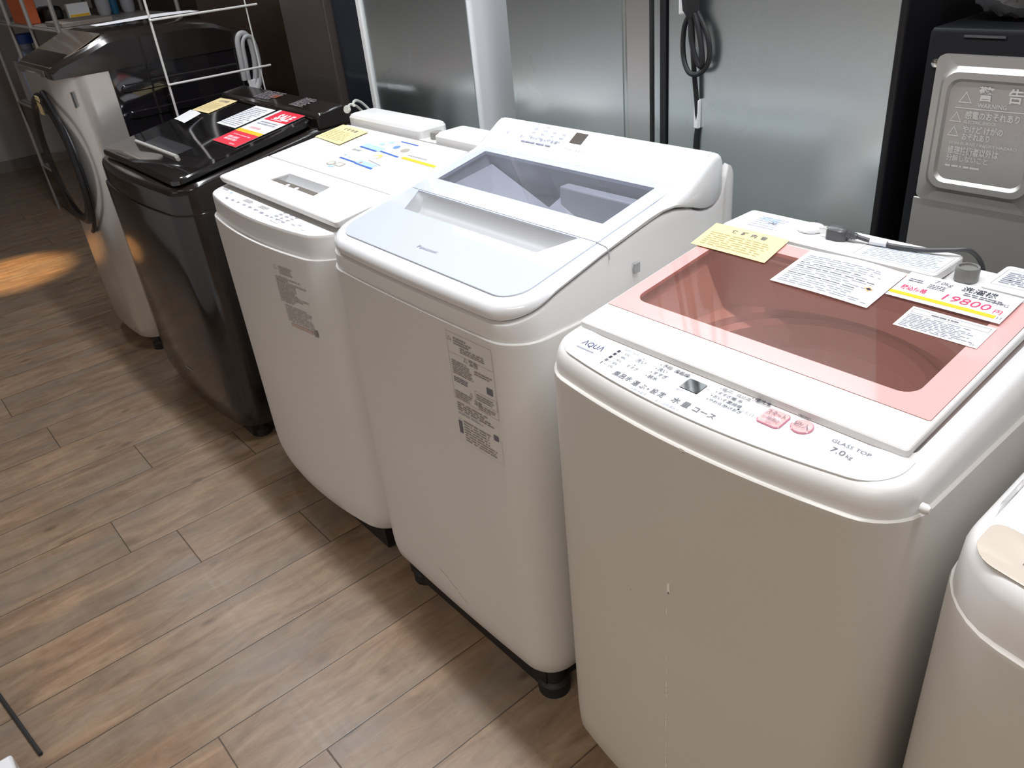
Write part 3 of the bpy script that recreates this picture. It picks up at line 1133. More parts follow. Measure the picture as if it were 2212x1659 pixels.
# inside under the window
well(-1.488, -.960, .962, 1.128, lambda y: plane(y) - .006, (-1.22, 1.05), .215, .16, pa, inner=mat('inner_lid_grey', (.50, .50, .53), .4), ny=20)
mb = M()
mb.loft([[(-1.47, .98, .985), (-1.30, .98, .90), (-1.24, 1.12, .93), (-1.46, 1.12, 1.01)], [(-1.47, .98, .975), (-1.30, .98, .89), (-1.24, 1.12, .92), (-1.46, 1.12, 1.0)]], True, True)
mb.loft([[(-1.235, 1.0, .93), (-1.10, 1.0, .87), (-1.05, 1.12, .93), (-1.20, 1.12, 1.0)], [(-1.235, 1.0, .92), (-1.10, 1.0, .86), (-1.05, 1.12, .92), (-1.20, 1.12, .99)]], True, True)
mb.build('inner_lid', LGREY, pa)
M().box(-1.20, -.985, 1.085, 1.112, .935, 1.012).build('detergent_drawer', LGREY, pa, bevel=.004)
# console surface behind the lid
mb = M()
prof = [(1.1335, hf(1.1335)), (1.15, hf(1.15)), (1.18, hf(1.18)), (1.20, hf(1.20)), (1.212, hf(1.212)), (1.222, hf(1.222))]
mb.extrude_x([(y, z + .0005) for y, z in prof], -1.513, -.921, thick=.01)
con = mb.build('control_console', WGLOSS, pa)
# body is joined by the back shell of the console
slope = Vector((0, .065, .0405)).normalized()
p = Print((-1.50, 1.1355, hf(1.1355) + .0005), (1, 0, 0), tuple(slope), lift=.0012)
lil = mat('lilac_grey_print', (.24, .24, .34), .5)
for i in range(4):
    for j in range(4):
        if not (j == 0 and i > 1):
            p.text(.112 + i * .030, .078 - j * .011 - i * .001, ('予約', '標準', '毛布', '脱水')[(i + j) % 4], .0045, lil)
p.text(.035, .044, '切', .0065, lil)
for i, s_ in enumerate(('洗 い', 'すすぎ', '脱 水', '乾 燥')):
    p.text(.085 + i * .034, .040, s_, .0058, lil, .01)
p.lines(.10, .028, .10, .006, 1, lil, fill=.6, ragged=.1)
p.text(.238, .030, 'コース', .005, lil)
p.text(.270, .030, 'スタート', .005, lil)
p.build(con)
dsp = M()
a0 = Vector((-1.262, 1.1355, hf(1.1355) + .0005)) + slope * .050
n0 = Vector((1, 0, 0)).cross(slope)
q = [a0, a0 + Vector((.034, 0, 0)), a0 + Vector((.034, 0, 0)) + slope * .028, a0 + slope * .028]
dsp.loft([[tuple(v) for v in q], [tuple(v + n0 * .0016) for v in q]], True, True)
dsp.build('display_window', mat('display_smoke', (.12, .105, .095), .15, coat=.6), con)
p = Print((-1.263, .762, plane(.762) + .0012), (1, .03, 0), (0, 1, .2), lift=.0006)
p.text(.004, .003, 'Panasonic', .0085, GREYINK, .012, width=.062)
p.build(pa)
# right-hand hinge cover slot
M().box(PX[1] - .002, PX[1] + .0008, .978, .992, .934, .952).build('side_slot', GREYPL, pa)
for i, s_ in enumerate((0,)):
    pass
# label on the front panel
yl = PX[2] - .0068


def yat(x):
    xx = (x - (PX[0] + PX[1]) / 2) / ((PX[1] - PX[0]) / 2)
    return PX[2] - .006 * (1 - xx * xx)


p = Print((-1.090, .6945, .640), (1, .024, 0), (0, 0, 1), lift=.0008)
wl, hl = .125, .236
p.frame(0, .095, wl, .141, .0006, BROWNINK)
p.tri(.008, .222, .006, .0010, BROWNINK)
p.lines(.020, .213, .050, .016, 3, BROWNINK)
p.lines(.036, .200, .085, .012, 3, BROWNINK)
p.rect(0, .193, wl, .0006, BROWNINK)
p.tri(.048, .189, .006, .001, BROWNINK)
p.text(.058, .184, '警告', .009, BROWNINK, .02)
p.lines(.006, .150, .058, .030, 7, BROWNINK)
p.lines(.070, .168, .05, .010, 2, BROWNINK)
p.rect(.100, .141, .016, .014, MIDINK)
p.lines(.006, .133, .050, .012, 3, MIDINK)
p.frame(.064, .112, .060, .022, .0006, BROWNINK)
p.lines(.068, .116, .05, .014, 3, BROWNINK)
p.tri(.052, .120, .005, .001, BROWNINK)
p.text(.058, .104, '注意', .008, BROWNINK, .02)
p.lines(.004, .097, .050, .018, 4, BROWNINK)
p.lines(.070, .097, .05, .012, 3, BROWNINK)
p.lines(.004, .070, .105, .020, 4, BROWNINK)
p.lines(.004, .062, .080, .006, 2, GREYINK)
p.rect(.104, .046, .013, .012, MIDINK)
p.rect(.0, .018, .010, .028, MIDINK)
p.lines(.016, .004, .100, .048, 8, BROWNINK, fill=.45)
p.frame(0, -.001, wl, .052, .0004, GREYINK)
p.build(pc)
# scuffs low on the front
mb = M()
for i in range(9):
    x = -1.265 + i * .011
    b = len(mb.v)
    z = .195 - i * .005 + random.uniform(-.004, .004)
    y = yat(x) - .0006
    mb.v += [(x, y, z), (x + .010, y, z - .003), (x + .010, y, z - .0015), (x, y, z + .0015)]
    mb.face((b, b + 1, b + 2, b + 3))
mb.build('scuff_marks', mat('scuff', (.45, .40, .36), .7), pc)
# dark base under the machine
M().box(PX[0] + .05, PX[1] - .05, PX[2] + .030, PX[3] - .05, .014, .088).build('base_frame', BLACKPL, pa)
for x in (PX[0] + .085, PX[1] - .058):
    for y in (PX[2] + .058, PX[3] - .09):
        M().lathe((x, y, 0), (0, 0, 1), [(.036, 0), (.036, .03), (.026, .036), (.026, .09)], 20).build('foot', RUBBER, pa)

# ---- white washer with folding lid (second white one)
TX = (-2.215, -1.560, .712, 1.285)
to = thing('washing_machine', 'white washing machine with a folding solid lid beside the black one', 'washing machine', (-1.89, 1.0, 0))
mb = M()
mb.loft(lvl(TX, .075, .03, .036, [(.085, .03), (.088, .018), (.10, .008), (.14, .002), (.18, 0), (.866, 0), (.8725, .0006), (.8735, .002), (.8735, .018)]), cap0=True)
tcab = mb.build('cabinet', WPAINT, to)


def tzr(y):
    return .9300 if y < .765 else min(.9300 + .14 * (y - .765), .995)


mb = M()
tl = cover_loops(TX, tzr, .8735, .07, .03, .035)
inn = rr(-2.19, -1.585, .80, 1.17, .012)
tl = [Z(rr(*TX, r=.07, rb=.03, bow=.035, inset=.008), .8735), Z(rr(*TX, r=.07, rb=.03, bow=.035, inset=.009), lambda y: tzr(y) - .009), Z(rr(*TX, r=.07, rb=.03, bow=.035, inset=.0095), lambda y: tzr(y) - .005), Z(rr(*TX, r=.07, rb=.03, bow=.035, inset=.011), lambda y: tzr(y) - .0015), Z(rr(*TX, r=.07, rb=.03, bow=.035, inset=.0145), tzr), Z(rr(-2.198, -1.577, .7645, 1.24, .02), tzr), Z(inn, tzr), Z(inn, lambda y: tzr(y) - .02)]
mb.loft(tl, cap1=True)
mb.build('top_cover', WHITE, to)
tpl = lambda y: .957 + .12 * (y - .76)
mb = M()
fo = rr(-2.203, -1.562, .758, .9085, .010, .001, ny=24)
fi = quadloop([(-2.004, .817), (-1.766, .815), (-1.774, .866), (-1.988, .866)], (16, 24, 6))
fu = rr(-2.200, -1.565, .762, .9085, .010, .001, ny=24)
mb.loft([Z(fu, lambda y: tpl(y) - .016), Z(fo, lambda y: tpl(y) - .006), Z(fo, lambda y: tpl(y) - .002), Z(rr(-2.201, -1.564, .760, .9085, .010, .001, ny=24), tpl), Z(fi, tpl), Z(fi, lambda y: tpl(y) - .003)])
mb.loft([Z(fu, lambda y: tpl(y) - .016), Z(quadloop([(-2.02, .80), (-1.75, .80), (-1.75, .88), (-2.0, .88)], (16, 24, 6)), lambda y: tpl(y) - .016)])
lf = mb.build('lid_front', WHITE, to)
mb = M()
rows = []
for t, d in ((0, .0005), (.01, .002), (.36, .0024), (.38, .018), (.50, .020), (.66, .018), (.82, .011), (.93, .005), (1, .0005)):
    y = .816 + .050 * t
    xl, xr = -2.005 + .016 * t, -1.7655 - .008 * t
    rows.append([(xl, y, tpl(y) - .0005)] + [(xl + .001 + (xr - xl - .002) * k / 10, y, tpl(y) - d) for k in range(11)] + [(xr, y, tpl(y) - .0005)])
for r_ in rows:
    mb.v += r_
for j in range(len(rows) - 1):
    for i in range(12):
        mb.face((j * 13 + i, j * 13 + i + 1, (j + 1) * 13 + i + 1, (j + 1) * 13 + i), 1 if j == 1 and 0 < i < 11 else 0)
mb.build('grip_recess', [mat('recess_shade_grey', (.52, .52, .53), .4), mat('grip_taupe', (.17, .15, .13), .4)], lf)  # recess greyer than the lid, its shading put into the colour
mb = M()
for i in range(2):
    mb.lathe((-1.915 + .048 * i, .8225, tpl(.8225) - .0030), (0, 0, 1), [(.007, 0), (.006, .002), (.003, .003)], 12)
mb.build('latch_marks', WGLOSS, lf)
mb = M()
bo = rr(-2.199, -1.566, .911, 1.168, .001, .008)
mb.loft([Z(bo, lambda y: tpl(y) - .010), Z(bo, lambda y: tpl(y) - .0015), Z(rr(-2.198, -1.567, .912, 1.167, .001, .008), tpl)], cap0=True, cap1=True)
lb = mb.build('lid_rear', WHITE, to)
p = Print((-2.0, .90, tpl(.90)), (1, 0, 0), (0, 1, .12), lift=.0006)
q = lambda x, y: (x + 2.0, (y - .90) * 1.0072)


def bar(x0, y0, x1, y1, t, m, k=0):
    a_, b_ = q(x0, y0), q(x1, y1)
    p.poly([(a_[0], a_[1]), (b_[0], b_[1]), (b_[0], b_[1] + t), (a_[0], a_[1] + t)], m, k)


bar(-1.965, 1.068, -1.878, 1.064, .006, BLUEINK, 1)
bar(-1.965, 1.072, -1.868, 1.068, .022, LBLUE)
bar(-1.868, 1.070, -1.773, 1.063, .006, BLUEINK)
bar(-1.950, .994, -1.862, .990, .006, BLUEINK)
bar(-1.862, .988, -1.772, .982, .007, BLUEINK)
bar(-1.866, .992, -1.780, .990, .018, LBLUE)
bar(-1.871, 1.140, -1.788, 1.138, .005, BLUEINK)
bar(-1.759, 1.064, -1.605, 1.060, .011, YELS)
p.disc(*q(-1.845, 1.110), .011, mat('sky_blue_print', (.15, .30, .75), .5), ry=.010)
p.disc(*q(-1.797, 1.104), .014, TANP, ry=.012)
p.disc(*q(-1.895, 1.127), .011, LBLUE, ry=.007)
p.disc(*q(-1.913, 1.108), .011, LBLUE, ry=.006)
p.disc(*q(-1.838, 1.045), .016, mat('amber_print', (.9, .62, .2), .5), ry=.013)
p.disc(*q(-1.838, 1.039), .011, WPAPER, ry=.009, k=1)
p.disc(*q(-1.846, .999), .006, mat('salmon_print', (.85, .42, .38), .5))
p.disc(*q(-1.920, 1.010), .004, LBLUE)
p.disc(*q(-1.950, 1.015), .004, LBLUE)
a_ = q(-1.943, .952)
p.disc(a_[0] + .008, a_[1] + .010, .016, TANP, ry=.012)
p.disc(a_[0] + .008, a_[1] + .010, .012, mat('pale_lemon_print', (.75, .78, .60), .5), ry=.008, k=1)
p.rect(a_[0] + .028, a_[1] + .004, .034, .020, TANP)
p.rect(a_[0] + .034, a_[1] + .007, .022, .013, WPAPER, k=1)
p.disc(a_[0] + .030, a_[1] - .004, .012, LBLUE, ry=.006, k=1)
bar(-1.84, 1.018, -1.77, 1.008, .003, GREYINK)
p.lines(*q(-1.97, 1.045), .05, .010, 2, mat('pale_grey_print', (.42, .42, .42), .5))
p.lines(*q(-1.755, 1.082), .09, .008, 1, mat('pale_grey_print', (.42, .42, .42), .5))
p.build(lb)
# control strip print
p = Print((-2.2, .70, .9302), (1, 0, 0), (0, 1, 0), lift=.0005)
pale = mat('pale_blue_grey_print', (.20, .22, .30), .5)
p.text(.030, .047, 'TOSHIBA', .0070, pale, .01, width=.034)
p.disc(.092, .046, .006, LBLUE, ry=.004)
for i in range(8):
    p.text(.122 + i * .034, .018 - (i - 3.5) ** 2 * .0003 + .0, ('予約', '風呂', '洗い', '注水', '脱水', '乾燥', '水量', '毛布')[i], .0058, pale, .02)
for i in range(2):
    p.lines(.19 + i * .09, .034, .05, .014, 3, mat('pale_grey_print', (.42, .42, .42), .5))
for i in range(3):
    for j in range(4):
        p.text(.385 + i * .030, .052 - j * .012, ('標準', '毛布', '槽洗', '念入')[(i + j) % 4], .0052, pale, .02)
p.frame(.408, .006, .036, .016, .0008, pale)
p.text(.475, .022, '一時停止', .005, pale)
p.text(.500, .030, '電源', .005, pale)
p.text(.535, .018, '入/切', .0055, pale)
p.build(to)
M().loft([Z(rr(-2.205, -1.835, 1.178, 1.272, .014), .99), Z(rr(-2.205, -1.835, 1.178, 1.272, .014), 1.024), Z(rr(-2.200, -1.840, 1.183, 1.268, .012), 1.032), Z(rr(-2.192, -1.848, 1.192, 1.262, .010), 1.035)], cap1=True).build('rear_cover', WHITE, to)
M().loft([Z(rr(-1.770, -1.570, 1.178, 1.275, .014), .98), Z(rr(-1.770, -1.570, 1.178, 1.275, .014), 1.022), Z(rr(-1.762, -1.578, 1.188, 1.268, .010), 1.030)], cap1=True).build('rear_cover', WHITE, to)
M().loft([Z(rr(-1.84, -1.765, 1.178, 1.272, .003), .98), Z(rr(-1.84, -1.765, 1.178, 1.272, .003), 1.004)], cap1=True).build('rear_valley', WHITE, to)
M().lathe((-1.805, 1.212, 1.0), (0, 0, 1), [(.017, 0), (.017, .018), (.0155, .022), (.012, .021)], 24).build('water_inlet', mat('inlet_grey2', (.27, .26, .24), .3, noise=.05), to)
pts = [(-2.20, 1.185, 1.045), (-2.235, 1.20, 1.040), (-2.262, 1.225, 1.045), (-2.275, 1.255, 1.03), (-2.27, 1.28, .99), (-2.27, 1.30, .9)]
mb = M()
mb.tube(spline(pts, 6), .004, 8)
mb.tube(spline([(x + .012, y + .012, z + .010) for x, y, z in pts], 6), .004, 8)
mb.lathe((-2.205, 1.180, 1.044), (-.6, .4, 0), [(.010, 0), (.011, .012), (.006, .022)], 14)
mb.build('earth_wire', mat('pale_grey_wire', (.55, .55, .52), .4), to)
p = Print((-1.775, .6800, .655), (1, .118, 0), (0, 0, 1), lift=.0024)
lb2 = mat('faint_label_ink', (.46, .44, .42), .6)
p.tri(.010, .175, .008, .0014, lb2)
p.lines(.025, .160, .060, .022, 4, lb2, fill=.7)
p.lines(.0, .085, .125, .068, 12, lb2, fill=.7, ragged=.6)
p.lines(.012, .035, .120, .045, 8, lb2, fill=.6, ragged=.3)
p.rect(.022, .022, .090, .010, mat('faint_pink_print', (.55, .42, .38), .6))
p.rect(.118, .020, .014, .018, BROWNINK)
p.build(tcab)
M().box(TX[0] + .05, TX[1] - .05, TX[2] + .025, TX[3] - .05, .014, .088).build('base_frame', BLACKPL, to)
feet(to, TX[0] + .09, TX[1] - .08, TX[2] + .09, TX[3] - .08, .08, .03)

paper('warranty_note', 'yellow paper notice on the back left corner of the white folding lid', 'paper notice', (-2.200, 1.060, tpl(1.060) + .0008), (.165, -.012, 0), (-.005, .103, .0124), .160, .100, YELLOWP, curl=.0008, deco=ydeco(.160, .100), group='yellow notices on the washing machines')

# ---- black washer
BX = (-3.200, -2.405, .690, 1.300)
bl = thing('washing_machine', 'dark brown-black washing machine with a glossy black lid', 'washing machine', (-2.8, 1.0, 0))
mb = M()
mb.loft(lvl(BX, .08, .03, .034, [(.055, .03), (.06, .012), (.09, .004), (.14, 0), (.806, 0), (.811, .001), (.813, .0045), (.813, .012)]), cap0=True)
bcab = mb.build('cabinet', BROWNBLK, bl)


def bzr(y):
    return .890 if y < .70 else min(.890 + .165 * (y - .70), .968)


mb = M()
inn = rr(-3.17, -2.43, .74, 1.165, .02)
mb.loft(cover_loops(BX, bzr, .813, .078, .03, .033) + [Z(inn, bzr), Z(inn, lambda y: bzr(y) - .01)], cap1=True)
mb.build('top_cover', BROWNBLK, bl)
bpl = lambda y: .912 + .17 * (y - .68)
mb = M()
mb.loft([Z(rr(-3.14, -2.437, .712, 1.168, .03), lambda y: bpl(y) - .022), Z(rr(-3.15, -2.428, .705, 1.172, .03), lambda y: bpl(y) - .016), Z(rr(-3.15, -2.428, .705, 1.172, .03), lambda y: bpl(y) - .004), Z(rr(-3.144, -2.434, .711, 1.168, .026), bpl)], cap1=True, cap0=True)
bld = mb.build('lid', BLKGLOSS, bl)
mb = M()
mb.tube([(-3.030, .797, bpl(.797) + .004), (-2.645, .799, bpl(.799) + .004)], .0068, 12)
mb.build('lid_handle', mat('satin_handle', (.62, .60, .56), .35, metal=.3), bld)
M().loft([Z(rr(-2.99, -2.68, .806, .868, .006), lambda y: bpl(y) + .0002), Z(rr(-2.99, -2.68, .807, .867, .006), lambda y: bpl(y) + .0006)], cap1=True).build('grip_recess', BLACKPL, bld)
M().prism_x([(1.180, .96), (1.180, 1.000), (1.192, 1.012), (1.275, 1.022), (1.293, 1.012), (1.298, .96)], -3.17, -2.408).build('rear_cover', BROWNBLK, bl, bevel=.006)
p = Print((-3.0, 1.195, 1.0133), (1, 0, 0), (0, 1, .12), lift=.0008)
p.lines(.075, .008, .15, .07, 8, mat('dim_grey_print', (.20, .17, .18), .5), fill=.6)
p.rect(.165, .030, .050, .030, mat('dim_orange_print', (.22, .06, .03), .5))
p.lines(.36, .005, .10, .072, 9, mat('dim_grey_print', (.20, .17, .18), .5), fill=.7)
p.build(bl)
p = Print((-2.78, BX[2] - .0345, .20), (1, .02, 0), (0, 0, 1), lift=.001)
p.rect(.0, .0, .060, .003, GREYINK)
p.build(bcab)
M().box(BX[0] + .05, BX[1] - .05, BX[2] + .03, BX[3] - .05, .010, .06).build('base_frame', BLACKPL, bl)
feet(bl, BX[0] + .09, BX[1] - .07, BX[2] + .07, BX[3] - .08, .05, .034)
# clear tape left on the front edge
bu, bv = (1, 0, 0), (0, 1, .17)


def onb(x, y, k=.001):
    return (x, y, bpl(y) + k)


paper('warranty_note', 'yellow paper notice on the back left of the glossy black lid', 'paper notice', onb(-3.150, 1.055), (1, .03, .005), bv, .145, .118, YELLOWP, curl=.0006, deco=ydeco(.145, .118), group='yellow notices on the washing machines')
paper('blank_slip', 'small white slip curling up left of centre on the black lid', 'paper slip', onb(-3.125, .975), (.13, -.01, 0), (-.035, .085, .014), .125, .085, WPAPER, curl=.004, nx=10)
paper('instruction_sheet', 'white printed sheet on the black lid beside the red sale card', 'paper sheet', onb(-2.840, 1.020), bu, bv, .155, .155, WPAPER, deco=lambda p: p.lines(.008, .008, .138, .135, 12, GREYINK, fill=.4))


def rdeco(p):
    p.rect(0, 0, .180, .083, REDP)
    p.rect(0, .083, .180, .018, YELS)
    p.rect(.020, .180, .160, .072, REDP)
    p.text(.060, .196, 'SALE', .036, WHITEINK, .05, width=.100)
    p.lines(.055, .185, .10, .008, 1, WHITEINK)
    p.lines(.030, .060, .13, .008, 1, mat('pink_print', (.9, .5, .55), .5))
    p.lines(.030, .024, .10, .028, 2, mat('pink_print', (.9, .5, .55), .5), fill=.8)
    p.lines(.11, .006, .04, .010, 1, mat('pink_print', (.9, .5, .55), .5))
    p.lines(.030, .145, .13, .026, 2, GREYINK, fill=.6)
    p.lines(.040, .110, .08, .020, 1, mat('pink_print', (.9, .5, .55), .5), fill=.6)


paper('sale_card', 'red and white sale price card on the right side of the black lid', 'price card', onb(-2.660, .928, .0022), bu, bv, .180, .252, WPAPER, deco=rdeco)

# ---- beige-fronted white washer at the right edge
EX = (-.240, .36, .705, 1.24)
es = thing('washing_machine', 'white washing machine with a beige control strip cut off at the right edge', 'washing machine', (.06, .97, 0))
mb = M()
mb.loft(lvl(EX, .085, .03, .034, [(.055, .02), (.06, .008), (.10, .002), (.14, 0), (.812, 0), (.818, .001), (.821, .005), (.821, .014)]), cap0=True)
mb.build('cabinet', WPAINT2, es)
ez = lambda y: .893 + .02 * (y - .72)
mb = M()
mb.loft([Z(rr(*EX, r=.08, rb=.03, bow=.033, inset=.005), .821), Z(rr(*EX, r=.08, rb=.03, bow=.033, inset=.008), lambda y: ez(y) - .022), Z(rr(*EX, r=.08, rb=.03, bow=.033, inset=.012), lambda y: ez(y) - .010), Z(rr(*EX, r=.08, rb=.03, bow=.033, inset=.018), lambda y: ez(y) - .003), Z(rr(*EX, r=.08, rb=.03, bow=.033, inset=.026), ez), Z(rr(-.22, .34, .80, 1.18, .02), ez)], cap1=True)
mb.build('top_cover', WHITE, es)
mb = M()
e1 = rr(-.212, .325, .721, .786, .028, .016, bow=.030, nx=24)
mb.loft([Z(e1, ez), Z(e1, lambda y: ez(y) + .0006), Z(rr(-.212, .325, .721, .786, .028, .016, bow=.030, inset=.001, nx=24), lambda y: ez(y) + .0012)], cap1=True)
ep = mb.build('control_panel', BEIGE, es)
p = Print((-.17, .72, ez(.72) + .0012), (1, 0, 0), (0, 1, .02), lift=.0004)
p.text(.004, .016, 'ES-GE6E', .0045, MIDINK, width=.026)
p.lines(.008, .025, .020, .004, 1, mat('dusty_pink_print', (.60, .45, .42), .5))
p.build(ep)
feet(es, EX[0] + .08, EX[1] - .08, EX[2] + .08, EX[3] - .08, .05)
M().box(EX[0] + .04, EX[1] - .04, EX[2] + .03, EX[3] - .04, .010, .06).build('base_frame', BLACKPL, es)

# ---- drum washer at the far left
DX = (-3.975, -3.430, .700, 1.50)
dr = thing('drum_washing_machine', 'tall front-loading drum washing machine with silver front and black ribbed side', 'washing machine', (-3.7, 1.1, 0))
mb = M()
mb.loft([Z(rr(DX[0], DX[1], DX[2], .885, r=.10, rb=.002, bow=.02, inset=i), z) for z, i in ((.055, .02), (.06, .006), (.10, 0), (1.10, 0), (1.14, .0))], cap0=True, cap1=True)
dfr = mb.build('front_panel', SILVER, dr)
mb = M()
mb.loft([Z(rr(DX[0] + .003, DX[1] - .004, .8855, DX[3], r=.003, rb=.05), z) for z in (.055, 1.14)], True, True)
dbody = mb.build('side_panel', BLKGLOSS, dr)
# top cover, wedge shaped
mb = M()
pr_ = [(.690, 1.125), (.688, 1.155), (.72, 1.176), (.842, 1.218), (.905, 1.246), (.94, 1.252), (1.22, 1.252), (1.32, 1.240), (1.42, 1.195), (1.495, 1.140), (1.495, 1.125)]
xs = [(DX[0] - .001, .012), (DX[0] + .010, .004), (DX[0] + .03, 0), (DX[1] - .06, 0), (DX[1] - .03, .004), (DX[1] - .008, .014), (DX[1] + .002, .030)]
cy, cz = 1.1, 1.125
mb.loft([[(x, y + (cy - y) * k * .5, max(1.125, z - k * (z - 1.10) / .15)) for y, z in pr_] for x, k in xs], True, True)
mb.build('top_cover', BROWNBLK, dr, angle=25)
TAN = mat('tan_reflection_film', (.30, .24, .19), .18, metal=.5, coat=.8, noise=.08)  # tan colour paints in the beige reflection on the sloped front
M().prism_x([(.700, 1.160), (.842, 1.2195), (.905, 1.2475), (.905, 1.2505), (.842, 1.2225), (.699, 1.163)], -3.962, -3.470).build('slope_panel', TAN, dr)
M().box(-3.95, -3.52, .684, .689, 1.130, 1.152).build('control_strip', mat('taupe_film', (.16, .13, .11), .2, coat=.5, noise=.2), dr)
for z0, y1 in ((1.052, 1.295), (.955, 1.295), (.860, 1.295), (.765, 1.295)):
    mb = M()
    n = 10
    out = []
    for k in range(n + 1):
        a = -math.pi / 2 - math.pi * k / n
        out.append((.925 + .016 * math.cos(a), z0 + .016 * math.sin(a)))
    for k in range(n + 1):
        a = math.pi / 2 - math.pi * k / n
        out.append((y1 + .016 * math.cos(a), z0 + .016 * math.sin(a)))
    c_ = (1.1, z0)
    mb.loft([[(DX[1] - .005, y, z) for y, z in out], [(DX[1] + .003, y + (.003 if y < 1.1 else -.003), z0 + (z - z0) * .7) for y, z in out]], cap1=True)
    mb.build('side_rib', BLKGLOSS, dbody)
# door
dc = (-3.715, .684, .80)
mb = M()
mb.lathe(dc, (0, -1, 0), [(.262, -.004), (.262, .008), (.252, .018), (.236, .021), (.222, .017), (.218, .008)], 48, cap0=False, cap1=False)
door = mb.build('door_ring', BLACKPL, dr)
M().lathe(dc, (0, -1, 0), [(.220, .009), (.14, .014), (.06, .017)], 48).build('door_glass', mat('door_smoke', (.10, .09, .08), .08, metal=.6, coat=1.0), dr)
mb = M()
mb.tube([(dc[0] + .295 * math.cos(a), .674 - .006 * math.sin(3.14 * (a + 1.2) / 2.4), dc[2] + .295 * math.sin(a)) for a in [(-1.2 + 2.4 * i / 24) for i in range(25)]], .009, 8)
mb.build('door_trim', BLACKPL, dr)
M().box(-3.72, -3.66, .6635, .6650, .985, 1.055).build('yellow_label', YELLOWP, door)
M().box(-3.475, -3.431, .735, .737, 1.02, 1.075).build('energy_sticker', mat('dark_teal_label', (.03, .05, .06), .3, noise=.3), dfr)
mb = M()
hp = [(-3.425, 1.392, 1.00), (-3.422, 1.395, 1.08), (-3.420, 1.400, 1.15), (-3.418, 1.420, 1.175), (-3.416, 1.445, 1.16), (-3.415, 1.450, 1.08), (-3.415, 1.435, 1.00), (-3.418, 1.41, .96)]
mb.tube(spline(hp, 6), .011, 12)
mb.tube(spline([(x + .012, y + .014, z - .012) for x, y, z in hp], 6), .008, 10)
mb.build('drain_hose', GREYHOSE, dr)
M().box(-3.414, -3.405, 1.40, 1.45, .935, 1.00).build('hose_tag', WPAPER, dr, bevel=.002)
feet(dr, DX[0] + .05, DX[1] - .05, DX[2] + .05, DX[3] - .08, .055, .03)
paper('loose_sheet', 'creased white sheet lying on top of the tall drum washing machine', 'paper sheet', (-3.78, .985, 1.2525), (.04, 1, 0), (-1, .04, 0), .42, .12, WPAPER, curl=.006, nx=16)

# ------------------------------------------------------------------ wire net between the drum washer and the black washer
nt_ = thing('wire_net_panel', 'white wire grid panel standing between the drum washer and the black washer', 'wire net', (-3.33, 1.25, 0))
for y in (1.055, 1.43):
    M().tube([(-3.33, y, 0.0), (-3.33, y, 1.9)], .0046 if y < 1.2 else .003, 8).build('upright_wire', WIREW, nt_)
for k in range(8):
    z = .150 + .2255 * k
    if z < 1.9:
        M().tube([(-3.325, .98 if k < 4 else 1.050, z), (-3.325, 1.475, z)], .0042, 8).build('cross_wire', WIREW, nt_)

# ------------------------------------------------------------------ refrigerators seen from behind


def fridge(label, x0, x1, y0, depth, h, face, side, rad=.01):
    t = thing('refrigerator', label, 'refrigerator', ((x0 + x1) / 2, y0 + depth / 2, 0))
    mb = M()
    mb.loft([Z(rr(x0, x1, y0 + .004, y0 + depth, r=rad, rb=.02, nc=8), z) for z in (.03, h - .005)] + [Z(rr(x0, x1, y0 + .004, y0 + depth, r=rad, rb=.02, inset=.005, nc=8), h)], True, True)
    mb.build('cabinet', side, t)
    M().box(x0 + rad * .8 + .001, x1 - rad * .8 - .001, y0, y0 + .0045, .06, h - .03).build('back_panel', face, t)
    for x in (x0 + .05, x1 - .05):
        for y in (y0 + .05, y0 + depth - .05):
            M().lathe((x, y, 0), (0, 0, 1), [(.018, 0), (.018, .03)], 12).build('foot', RUBBER, t)
    return t


fridge('dark brown refrigerator behind the black washing machine', -3.012, -2.690, 1.42, .5, 1.75, BROWNFR, BROWNFR, .006)
fridge('dark navy refrigerator between the brown and the white-edged one', -2.683, -2.458, 1.45, .5, 1.75, NAVY, NAVY, .006)
f1 = fridge('white-sided refrigerator with a plain galvanised back behind the folding-lid washer', -2.452, -1.885, 1.42, .55, 1.8, GALV, WGLOSS, .012)
f2 = fridge('narrow galvanised refrigerator between the white-sided one and the coiled-cord one', -1.735, -1.322, 1.42, .55, 1.8, GALV, GALV, .012)
f3 = fridge('galvanised refrigerator with a coiled black cord hanging on its back', -1.208, -.700, 1.42, .55, 1.8, GALV, BLACKPL, .010)
M().box(-2.454, -2.436, 1.412, 1.45, .03, 1.79).build('white_edge_trim', WHITE, f1)
M().box(-1.3215, -1.2560, 1.4235, 1.90, .04, 1.785).build('side_flange', galvanised('galvanised_flange', (.72, .70, .69), .30), f2)
M().box(-1.243, -1.2195, 1.425, 1.96, .03, 1.79).build('steel_flange', GALV, f3)
M().box(-1.219, -1.203, 1.415, 1.45, .03, 1.79).build('black_edge_trim', BLACKPL, f3)
